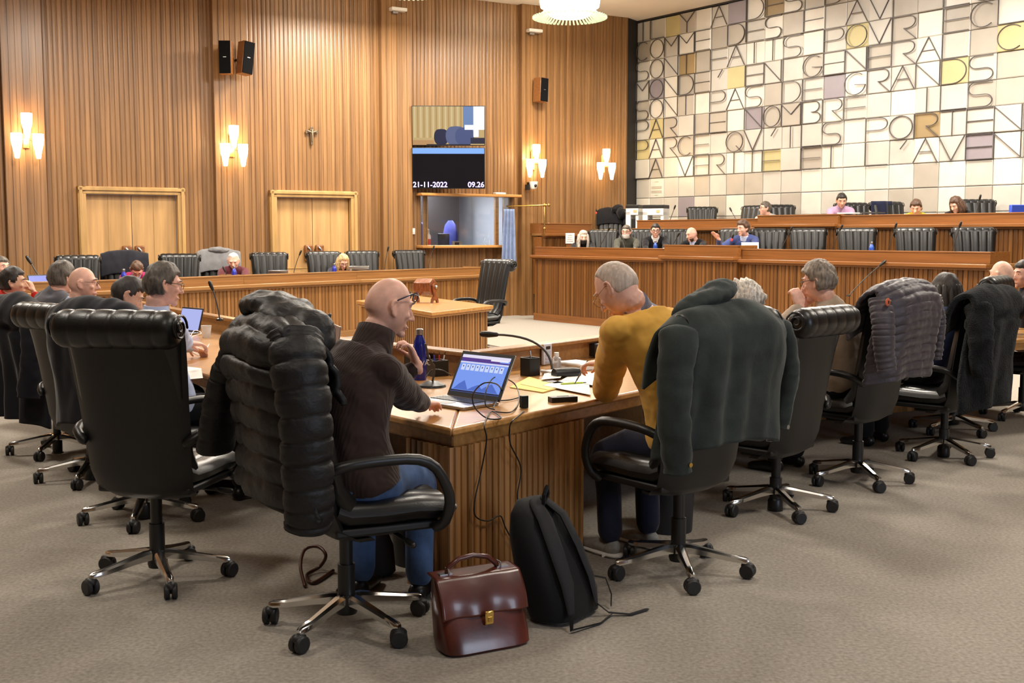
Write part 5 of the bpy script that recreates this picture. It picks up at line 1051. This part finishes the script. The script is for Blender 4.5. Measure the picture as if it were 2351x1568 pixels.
# second holder behind the bottle
q=P(1000,868,.75); q=q+Vector((0,.12,0)); holder((q.x,q.y,.75),.6,'black desk organiser behind the blue bottle holding pens',0,.09,.09)
for dx,cc,lab in ((-.03,(226,226,232),'white pen in the desk organiser'),(-.01,(60,60,180),'blue pen in the desk organiser'),(.01,(190,50,50),'red pen in the desk organiser'),(.03,(214,214,220),'silver pen leaning right in the organiser')):
    pen((q.x+dx*.7,q.y,.76),(q.x+dx*1.6,q.y-.01,.885),lab,mat('pen_plastic',cc,.35))
q=P(992,888,.75); e=empty('desk_microphone_base',(q.x,q.y,.75),.4,'black round microphone base with a grey gooseneck rising to the left','microphone'); m=MB(); m.lathe([(0,0),(.075,0),(.07,.012),(.03,.03),(0,.032)],n=28); obj('base_disc',m,M['plastic'],e)
t_=D(976,790,q.y); m=MB(); pts=[(0,0,.02),(.012,0,.07),(.012,0,.11),(-.02,0,.16),((t_.x-q.x),0,t_.z-.75)]; m.tube(pts,.006,8); obj('gooseneck',m,M['mic'],e)
q=P(1150,860,.75); e=empty('water_glass',(q.x,q.y,.75),0,'clear water glass between the laptop screen and the pen holder','glass'); m=MB(); m.lathe([(0,0),(.030,0),(.036,.105),(.034,.105),(.028,.006),(0,.006)],n=24); obj('tumbler',m,M['glass'],e)
# papers
pap=mat('paper_white',(236,232,224),.8); ylw=mat('paper_yellow',(226,204,120),.8)
def sheet(us,z,label,m_,th=.0015,nm_='paper_sheet',ang=0):
    pts=[P(u,v,z) for u,v in us]; c=sum(pts,Vector())/len(pts); e=MB(); e.prism([(p.x-c.x,p.y-c.y) for p in pts],0,th); o=obj(nm_,e,m_,smooth=False,loc=(c.x,c.y,z)); tag(o,label,'paper'); return o
sheet([(1170,890),(1246,902),(1292,890),(1215,866)],.7515,'yellow folder lying on the desk right of the laptop',ylw,.004,'paper_folder')
sheet([(1195,882),(1260,896),(1300,880),(1210,868)],.7562,'upper yellow sheet skewed on the folder',mat('paper_pale_yellow',(234,216,140),.8),.0015)
sheet([(1246,885),(1356,907),(1352,880),(1290,873)],.7580,'white sheet lying half over the yellow folder',pap)
sheet([(1290,872),(1400,892),(1405,862),(1330,852)],.7598,'white printed sheet under the writing hand',pap)
q=P(1296,864,.75); e=empty('notepad',(q.x,q.y+.06,.75),.65,'white spiral notepad lying behind the writing hand','notepad'); m=MB(); m.box((0,0,.012),(.16,.21,.022)); obj('pad',m,pap,e,bevel=.002); m=MB(); m.tube([(-.085,-.10,.02),(-.085,.10,.02)],.009,10); obj('spiral',m,M['white'],e)
q=P(1330,850,.75); e=empty('notebook',(q.x,q.y+.10,.75),.65,'second ring notebook behind the notepad','notebook'); m=MB(); m.box((0,0,.02),(.17,.24,.036)); obj('pages',m,pap,e,bevel=.002); m=MB(); m.tube([(-.09,-.11,.036),(-.09,.11,.036)],.010,10); obj('ring_spine',m,M['white'],e)
q=P(1300,868,.75); e=empty('spectacle_case',(q.x,q.y,.75),.5,'open black case lying beside the white card','case'); m=MB(); m.lathe([(.032,-.08),(.034,-.04),(.034,.04),(.030,.08)],(0,0,.025),16,M=Matrix.Rotation(PI/2,3,'Y')@Matrix.Rotation(.3,3,'Z')); obj('case_shell',m,M['plastic'],e)
q=P(1270,880,.75); sheet([(1243,872),(1286,868),(1300,852),(1250,858)],.765,'white card standing tilted beside the pen holder',pap,.002,'card'); e=empty('mobile_phone',(q.x+.0,q.y-.0,.750),.5,'black mobile phone lying by the yellow folder','phone'); m=MB(); m.box((0,0,.005),(.07,.14,.009)); obj('phone_body',m,M['plastic'],e,bevel=.003)
q=P(1290,882,.762); pen(q,q+Vector((.13,.06,0)),'green highlighter lying behind the papers',mat('green_highlighter',(176,206,70),.4),r=.007)
lh=P(1345,868,.79); pen(lh+Vector((.01,.02,.09)),lh+Vector((-.06,-.03,-.025)),'dark pen held in the hand of the man in yellow',M['mic'])
q=P(1278,850,.75); e=empty('sanitizer_bottle',(q.x,q.y+.02,.75),.3,'small clear sanitizer bottle with a white cap behind the microphone base','bottle'); m=MB(); m.lathe([(0,0),(.024,0),(.026,.01),(.026,.07),(.012,.082),(0,.082)],n=18); obj('bottle_body',m,mat('clear_plastic',(220,222,226),.15,trans=.7),e); m=MB(); m.lathe([(.014,.08),(.014,.105),(0,.105)],n=16); obj('bottle_cap',m,M['white'],e)
# wall-mounted devices on the inner rail board
def railpt(t,z,off=.06): p=RR[0].lerp(RR[1],t); n=Vector((d1.y,-d1.x)); q=p+n*off; return (q.x,q.y,z)
rr_=math.atan2((RR[1]-RR[0]).y,(RR[1]-RR[0]).x)
e=empty('voting_panel',railpt(.50,.818),rr_,'white button panel with a small display on the rail behind the pen holder','control panel'); m=MB(); m.box((0,0,0),(.085,.02,.13)); pn=obj('panel_case',m,mat('panel_grey_white',(206,206,212),.4),e,bevel=.004); m=MB(); m.box((0,-.012,.04),(.04,.004,.018)); obj('panel_display',m,M['plastic'],pn)
for i in range(4): m=MB(); m.box((0,-.012,.015-i*.021),(.05,.004,.012)); obj('button',m,mat('button_blue_white',(180,186,206),.4),pn)
for t,lab in ((.93,'black socket box on the rail left of the man in yellow'),(1.13,'black socket box nearest the yellow sleeve on the rail')):
    e=empty('power_socket',railpt(t,.803),rr_,lab,'socket'); m=MB(); m.box((0,0,0),(.13,.05,.085)); s_=obj('socket_case',m,M['plastic'],e,bevel=.008); m=MB(); m.box((0,-.027,0),(.022,.004,.024)); obj('jack',m,M['white'],s_)
# left rail devices behind the bottle
q=RL[0].lerp(RL[1],.30); e=empty('power_socket',(q.x-.05,q.y-.07,.803),math.atan2(-(RL[1]-RL[0]).y,-(RL[1]-RL[0]).x),'black socket box on the left rail behind the laptop','socket'); m=MB(); m.box((0,0,0),(.2,.05,.085)); s_=obj('socket_case',m,M['plastic'],e,bevel=.008); m=MB(); m.lathe([(.018,0),(.018,.004),(0,.004)],(0,-.025,0),14,M=Matrix.Rotation(PI/2,3,'X')); obj('jack',m,M['black'],s_)
# box, adapter, cables
q=P(1292,922,.75); e=empty('black_box',(q.x,q.y,.75),.35,'flat slotted black box near the desk edge','box'); m=MB(); m.box((0,0,.013),(.135,.058,.026)); o=obj('box_body',m,M['plastic'],e,bevel=.003); m=MB(); m.box((0,.0,.0262),(.06,.006,.002)); obj('slot',m,mat('slot_black',(6,6,6),.9),o)
q=P(1203,937,.75); e=empty('power_adapter',(q.x,q.y,.75),.5,'small upright black power adapter near the desk edge','adapter'); m=MB(); m.box((0,0,.03),(.035,.028,.058)); obj('adapter_body',m,M['plastic'],e,bevel=.003)
cab=mat('cable_black',(18,18,20),.5)
def cable(pts,label,r=.0032,m_=None,n=8):
    pts=[Vector(p) for p in pts]; out=[]
    for i in range(len(pts)-1):
        p0,p1,p2,p3=[pts[max(0,min(len(pts)-1,i+q))] for q in (-1,0,1,2)]
        for s in range(n):
            t=s/n; out.append(.5*((2*p1)+(p2-p0)*t+(2*p0-5*p1+4*p2-p3)*t*t+(3*p1-p0-3*p2+p3)*t**3))
    out.append(pts[-1]); m=MB(); m.tube(out,r,8); o=obj('power_cable',m,m_ or cab,auto=False); return tag(o,label,'cable')
pd=Vector((d1.y,-d1.x))                       # outward from the pedestal front
def PF(u,v,off=.03):                          # point just outside the panel front
    p0=TIP+c0+pd*off; k,z=onl(u,v,p0,d1); q=p0+d1*k; return Vector((q.x,q.y,max(z,.01)))
E1=P(1132,937,.762)
cable([E1,P(1150,900,.80),P(1140,882,.90),P(1110,880,.92),P(1086,905,.86),P(1090,935,.80),P(1118,960,.757),P(1150,960,.757),P(1128,945,.758),PF(1112,975,.07)+Vector((0,0,.0)),PF(1117,1010,.06),PF(1105,1080),PF(1090,1150),PF(1092,1185),PF(1120,1196),PF(1148,1184),PF(1160,1210),PF(1178,1245)],'black laptop cable looping over the desk edge and down the fluted pedestal')
cable([P(1203,944,.755),P(1190,955,.755),P(1175,968,.757),PF(1170,985,.06),PF(1172,1020,.05),PF(1196,1075),PF(1188,1140),PF(1200,1190),PF(1212,1225)],'black adapter cable hanging down the pedestal behind the backpack')
cable([P(1135,945,.757),P(1175,945,.757),P(1192,915,.757),P(1180,880,.80),P(1140,865,.87),P(1118,890,.85),P(1115,930,.78),P(1135,940,.757)],'black cable coil standing beside the laptop screen')
cable([P(1140,920,.757),P(1170,918,.757),P(1196,911,.757)],'short cable with a grey plug behind the adapter')
cable([P(975,870,.757),P(992,850,.80),P(1015,850,.82),P(1035,862,.79)],'thin black cable behind the laptop screen')
# left wing: cup, laptop, papers
q=P(474,775,.75); e=empty('paper_cup',(q.x,q.y,.75),0,'white paper cup on the left wing behind the puffer jacket','cup'); m=MB(); m.lathe([(0,0),(.030,0),(.040,.095),(.037,.095),(.028,.004),(0,.004)],n=22); obj('cup_wall',m,M['white'],e)
def laptop2(loc,rz,label,glow,w_=.32,h_=.2,tilt=15,both=True):
    e=empty('laptop',loc,rz,label,'laptop'); m=MB(); m.box((0,-.11,.008),(w_,.22,.016)); obj('keyboard_base',m,M['steel'],e,bevel=.004)
    MM=Matrix.Rotation(-R(tilt),3,'X'); m=MB(); m.box(Vector((0,0,.014))+MM@Vector((0,0,h_/2)),(w_,.008,h_),MM); l_=obj('lid',m,M['steel'] if not glow else M['plastic'],e,bevel=.003)
    if glow: m=MB(); m.box(Vector((0,0,.014))+MM@Vector((0,-.0055,h_/2)),(w_-.02,.001,h_-.025),MM); obj('display',m,em('display_glow',glow,1.0),l_)
    return e
q=P(432,765,.75); laptop2((q.x,q.y,.75),-.75,'laptop with a pale screen before the man in the light blue shirt',(170,180,236))
q,_=sb(95,.3); laptop2((q.x,q.y,.87),math.atan2(bd.y,bd.x)+.0,'laptop with a blue screen beyond the man in red',(136,144,232))
sheet([(428,842),(462,846),(466,868),(426,872)],.7515,'white sheet on the left wing under the hands of the grey-haired man',pap)
q=P(762,842,.75); laptop2((q.x+.0,q.y+.02,.75),-1.25,'open dark tablet seen edge-on behind the black puffer jacket',None,.25,.24,8)
cable([P(430,790,.757),P(445,760,.80),P(462,765,.80),P(440,775,.78),P(435,800,.757),P(462,815,.757),P(480,790,.77)],'white charging cable tangled beside the paper cup',.003,M['white'])
q,_=sb(822,.25); laptop2((q.x,q.y,.86),math.atan2(bd.y,bd.x)+PI-.4,'closed-back silver laptop in front of the blonde woman',None,.34,.20,10)
q,_=sb(637,.3); laptop2((q.x,q.y,.86),math.atan2(bd.y,bd.x)+PI-.4,'small bronze-grey laptop lid before an empty side chair',None,.30,.17,10)
# lottery urn on the centre table
q=P(976,695,.75); e=empty('wooden_urn',(q.x,q.y,.75),-.45,'wooden hexagonal drum on turned cradle feet on the small centre table','urn'); wu=mat('polished_walnut',(120,70,44),.25,var=.25,vs=12,coat=.4,stretch=(6,1,1))
m=MB(); hexp=[(.10*math.cos(R(30+60*i)),.10*math.sin(R(30+60*i))) for i in range(6)]; m.loft([[Vector((x,a_,b_+.19)) for a_,b_ in hexp] for x in (-.11,.11)]); obj('drum',m,wu,e,bevel=.005)
for s in (-1,1):
    m=MB(); m.v+=[]; pr=[(-.085,0),(-.05,.0),(-.035,.03),(.035,.03),(.05,0),(.085,0),(.07,.055),(.03,.075),(.022,.12),(.045,.17),(.045,.21),(.0,.235),(-.045,.21),(-.045,.17),(-.022,.12),(-.03,.075),(-.07,.055)]
    m.add([(s*.13-.01,a_,b_) for a_,b_ in pr]+[(s*.13+.01,a_,b_) for a_,b_ in pr],[tuple(range(17)),tuple(range(17,34))[::-1]]+[(i,(i+1)%17,(i+1)%17+17,i+17) for i in range(17)]); obj('cradle_foot',m,wu,e)
m=MB(); m.ell((.15,0,.19),(.02,.02,.02)); obj('knob',m,M['steel'],e)
# ------------------------------------------------------------ floor things
# briefcase
a=P(1012,1502,0); b=P(1206,1466,0); ax=(b-a).xy; W_=ax.length; rz=math.atan2(ax.y,ax.x); c=(a+b)/2
lea=mat('brown_glazed_leather',(80,34,26),.3,bump=.12,bs=40,var=.22,vs=9,coat=.3); lea2=mat('brown_flap_leather',(86,39,29),.32,bump=.15,bs=30,var=.15,vs=7,coat=.25)
bc=empty('briefcase',(c.x,c.y,0),rz,'glossy brown leather briefcase with a gold clasp on the carpet before the pedestal','briefcase'); Wb=W_*.98; Hb=.262
rings=[]
for z,dp_,ww in ((.0,.085,.47),(.012,.105,.51),(.05,.11,.515),(.13,.095,.505),(.21,.07,.49),(Hb,.03,.475)):
    rings.append([Vector((math.copysign(abs(math.cos(t))**.35,math.cos(t))*Wb*ww,math.copysign(abs(math.sin(t))**.5,math.sin(t))*dp_*.75+.10*z/Hb,z)) for t in [2*PI*k/40 for k in range(40)]])
m=MB(); m.loft(rings); obj('case_body',m,lea,bc,disp=(.010,.12))
def flap(u,v):
    s=-1+2*u; w_=Wb*(.50+.012*v)
    if v<.35: t=v/.35; y=.13-.085*t; z=Hb+.012-.008*t
    else: t=(v-.35)/.65; y=.045-.068*t-.012*math.sin(PI*t)+.006*math.sin(s*7)*t; z=Hb+.004-.135*t
    return Vector((s*w_,y,z))
m=MB(); m.grid(flap,40,30); obj('flap',m,lea2,bc,solid=.006,auto=False)
m=MB(); m.box((0,-.046,.125),(.036,.012,.052)); cl=obj('clasp',m,M['gold'],bc,bevel=.004); m=MB(); m.box((0,-.053,.12),(.016,.004,.018)); obj('keyhole_plate',m,M['brass'],cl)
hp=[(-.11,.09,Hb+.01),(-.105,.09,Hb+.035),(-.06,.09,Hb+.062),(0,.09,Hb+.068),(.06,.09,Hb+.055),(.10,.09,Hb+.02)]; m=MB(); m.tube(hp,.010,10); hd_=obj('handle',m,lea,bc)
for s in (-1,1): m=MB(); m.tube([(s*.11,.075,Hb+.012),(s*.11,.075,Hb+.03),(s*.11,.105,Hb+.03),(s*.11,.105,Hb+.012)],.0035,8); m.box((s*.12,.09,Hb+.01),(.05,.03,.008)); obj('handle_ring',m,M['steel'],bc)
# backpack leaning on the pedestal
q=P(1306,1414,0); nb=empty('backpack',(q.x,q.y,0),rr_+.02,'black backpack leaning against the fluted pedestal right of the briefcase','backpack'); bk=cloth('black_backpack_nylon',(20,20,22),bump=.5,bs=400,rough=.7,var=.03)
rings=[]
for z,w_,dd,yo in ((.0,.13,.07,0),(.02,.165,.10,.0),(.10,.18,.115,.02),(.22,.175,.105,.06),(.34,.155,.085,.105),(.42,.125,.065,.135),(.465,.07,.04,.155),(.475,.02,.015,.158)):
    rings.append([Vector((math.copysign(abs(math.cos(t))**.6,math.cos(t))*w_-.05*z,math.copysign(abs(math.sin(t))**.7,math.sin(t))*dd+yo+.02,z)) for t in [2*PI*k/36 for k in range(36)]])
m=MB(); m.loft(rings); obj('pack_body',m,bk,nb,disp=(.025,.12))
m=MB(); m.tube([(-.04,.10,.46),(-.05,.09,.50),(-.03,.09,.53),(-.01,.10,.50),(-.01,.12,.46)],.009,8); obj('grab_loop',m,bk,nb)
for sx in (-1,1):
    x=sx*.085-.02; x=sx*.07-.025; pts=[(x*.5-.01,.125,.462),(x*.9-.005,.055,.41),(x*1.1,-.012,.29),(x*1.2,-.070,.17),(x*1.3,-.095,.06)]
    m=MB(); m.tube(pts,[.030,.034,.034,.030,.016],12,flat=.35); st=obj('shoulder_strap',m,mat('strap_mesh',(26,26,29),.8,bump=.4,bs=300),nb)
    m=MB(); e_=[(x*1.3,-.095,.06),(x*1.5+.03*sx,-.13,.015),(x*1.2+.10,-.20 if sx>0 else -.16,.006),(x*1.1+.20,-.22 if sx>0 else -.14,.006)]; m.tube(e_,[.011]*4,8,flat=.25); obj('webbing_tail',m,bk,st)
m=MB(); m.box((.095,-.104,.25),(.028,.004,.014)); obj('strap_tag',m,M['steel'],nb)
m=MB(); m.tube([(.17,.0,.13),(.20,-.05,.12),(.215,-.07,.05),(.18,-.09,.02)],[.010]*4,8,flat=.3); obj('side_webbing',m,bk,nb)
# shoulder bag strap under the bald man's chair
q=P(735,1330,0); br=mat('brown_strap_leather',(72,36,24),.35)
o=cable([P(700,1345,.01),P(690,1300,.06),P(700,1262,.10),P(730,1255,.12),P(748,1275,.09),P(735,1300,.03),P(705,1320,.01),P(720,1338,.01),P(765,1310,.01)],'x',.008,br); o.name='bag_strap'; tag(o,'brown leather strap looping on the carpet under the bald man\'s chair','strap')
q=P(840,1345,0); e=empty('shoulder_bag',(q.x,q.y+.12,0),.5,'dark bag lying on the carpet behind the column of the bald man\'s chair','bag'); rings=[]
for z,w_,d_ in ((0,.11,.05),(.02,.13,.065),(.14,.125,.06),(.20,.10,.04),(.21,.05,.02)): rings.append([Vector((math.cos(t)*w_,math.sin(t)*d_+.1*z,z)) for t in [2*PI*k/24 for k in range(24)]])
m=MB(); m.loft(rings); obj('bag_body',m,mat('dark_bag_nylon',(22,24,34),.6),e,disp=(.02,.08)); m=MB(); m.tube([(-.06,0,.2),(-.04,.02,.26),(.04,.02,.26),(.06,.0,.2)],.007,8); obj('bag_handle',m,br,e)
# waste bin
q=P(1545,1232,0); e=empty('waste_bin',(q.x,q.y+.14,0),0,'black cylindrical waste bin behind the column of the green-jacket chair','bin'); m=MB(); m.lathe([(0,0),(.118,0),(.12,.01),(.135,.38),(.131,.38),(.116,.015),(0,.015)],n=36); obj('bin_wall',m,mat('bin_dark',(34,36,42),.45),e); m=MB(); m.tube([(.133*math.cos(t),.133*math.sin(t),.38) for t in [2*PI*k/32 for k in range(33)]],.004,6,rnd=False); obj('rim',m,M['plastic'],e)
q=P(955,1312,0); e=empty('waste_bin',(q.x,q.y+.16,0),0,'dark waste bin under the desk beside the bald man\'s jeans','bin'); m=MB(); m.lathe([(0,0),(.118,0),(.12,.01),(.135,.34),(.131,.34),(.116,.015),(0,.015)],n=36); obj('bin_wall',m,M['plastic'],e); m=MB(); m.tube([(.133*math.cos(t),.133*math.sin(t),.34) for t in [2*PI*k/32 for k in range(33)]],.004,6,rnd=False); obj('rim',m,M['plastic'],e)
# ------------------------------------------------------------ dais things
k_=dz(1380,.30)[0]
qq=D(1262,535,22.42); pumpb((qq.x,qq.y,1.54),'white pump bottle on the low counter beside the brass post',.24)
qq,_=dz(1322,2.0,545); e=empty('notice_board',(qq.x,qq.y,1.33),math.atan2(dm.y,dm.x)+.3,'white upright notice card with printed lines left of the grey-haired woman','sign'); qz=D(1309,537,dz(1309,.8)[0].y)
q8,_=dz(1309,.85); e.location=(q8.x,q8.y,D(1309,559,q8.y).z); hh=D(1309,535,q8.y).z-e.location.z; ww_=24/2650*q8.y
m=MB(); m.box((0,0,hh/2),(ww_,.01,hh)); nb_=obj('card',m,M['white'],e)
m=MB(); m.box((0,.06,-.1),(.2,.08,.2)); obj('card_stand',m,M['dais'],e)
for i,tx in enumerate(('NUMERO','DEI VOTI','E SISTEMA DI','VOTAZIONE')):
    mktext(tx,.026,M['black'],nb_,(0,-.0065,hh*.74-i*.038),(PI/2,0,0),'CENTER',.0003,0,'printed_line')
qq=D(1300,534,22.62); e=empty('tissue_packet',(qq.x,qq.y,1.54),math.atan2(dm.y,dm.x),'small white and blue packet on the low counter','packet'); m=MB(); m.ell((0,0,.02),(.10,.05,.022)); o=obj('packet_body',m,M['white'],e); m=MB(); m.box((.03,0,.036),(.05,.05,.008)); obj('blue_print',m,mat('packet_blue',(110,150,200),.5),o)
for u,lab,w_ in ((1458,'left printer with white legs on the upper dais, beside the black coat',.26),(1506,'right wider printer on the upper dais left of a microphone',.42)):
    qq,_=dz(u,2.62,500); zt=dz(u,2.62,470)[1]; zb_=1.45; h=zt-zb_
    e=empty('printer',(qq.x,qq.y,zb_),math.atan2(dm.y,dm.x)+.45,lab,'printer','printers on the upper dais')
    m=MB(); m.box((0,0,h-.04),(w_,.35,.07)); obj('scanner_lid',m,M['plastic'],e,bevel=.01)
    m=MB(); m.box((0,0,h-.14),(w_,.34,.13)); m.box((-w_/2+.05,-.03,h*.45),(.10,.28,h*.7)); m.box((w_/2-.03,0,h*.45),(.06,.3,h*.7)); o=obj('printer_case',m,M['white'],e,bevel=.006)
    m=MB(); m.box((.02,.03,h*.3),(w_-.10,.30,h*.6)); obj('paper_tray',m,M['plastic'],e,bevel=.004); m=MB(); m.box((w_*.25,-.175,h-.13),(.07,.006,.05)); obj('barcode_label',m,cG,o)
    m=MB(); m.box((0,0,-.29),(w_+.1,.4,.58)); obj('printer_stand',m,M['plastic'],e)
qq,_=dz(1722,.45,567); e=empty('paper_sheaf',(qq.x,qq.y,D(1722,571,qq.y).z-.02),fz((-.2,-1))+PI,'white sheaf of papers propped up before the man in blue','paper'); m=MB(); m.box((0,.03,.05),(.26,.008,.20),Matrix.Rotation(-.9,3,'X')); obj('pages',m,pap,e)
for u,v,lab,c_ in ((1950,498,'white papers on the upper bench before the man in pink',(220,218,214)),(2003,498,'dark folder on the upper bench right of the man in pink',(60,58,56))):
    qq,_=dz(u,2.1,498); e=empty('document',(qq.x,qq.y,1.88),math.atan2(dm.y,dm.x),lab,'document'); m=MB(); m.box((0,0,.012),(.3,.22,.02)); obj('pages',m,mat('document_tone',c_,.7),e)
qq,_=dz(2342,2.3,488); e=empty('blue_folder',(qq.x,qq.y,1.80),.3,'bright blue folder at the right picture edge on the upper dais','folder'); m=MB(); m.box((0,0,.09),(.34,.06,.16)); m.box((0,.03,.02),(.3,.2,.04)); obj('folder_cover',m,mat('folder_blue',(50,80,190),.5),e,bevel=.01)
qq,_=dz(1333,2.2,500); z5=dz(1333,2.2,497)[1]; e=empty('desk_lamp',(qq.x,qq.y,1.70),0,'small dark reading lamp on the low counter','lamp'); m=MB(); m.tube([(-.04,0,0),(-.05,0,z5-1.70),(0,0,z5-1.70+.01)],.006); obj('arm',m,M['mic'],e); m=MB(); m.ell((.06,0,z5-1.70),(.09,.03,.015)); obj('lamp_head',m,M['plastic'],e)
qq,_=dz(1369,2.15,486); mic((qq.x,qq.y,1.40),(qq.x,qq.y,dz(1369,2.15,486)[1]),'microphone tip with a red light left of the black coat chair',bend=.2,base=False,red=True)
me_=None
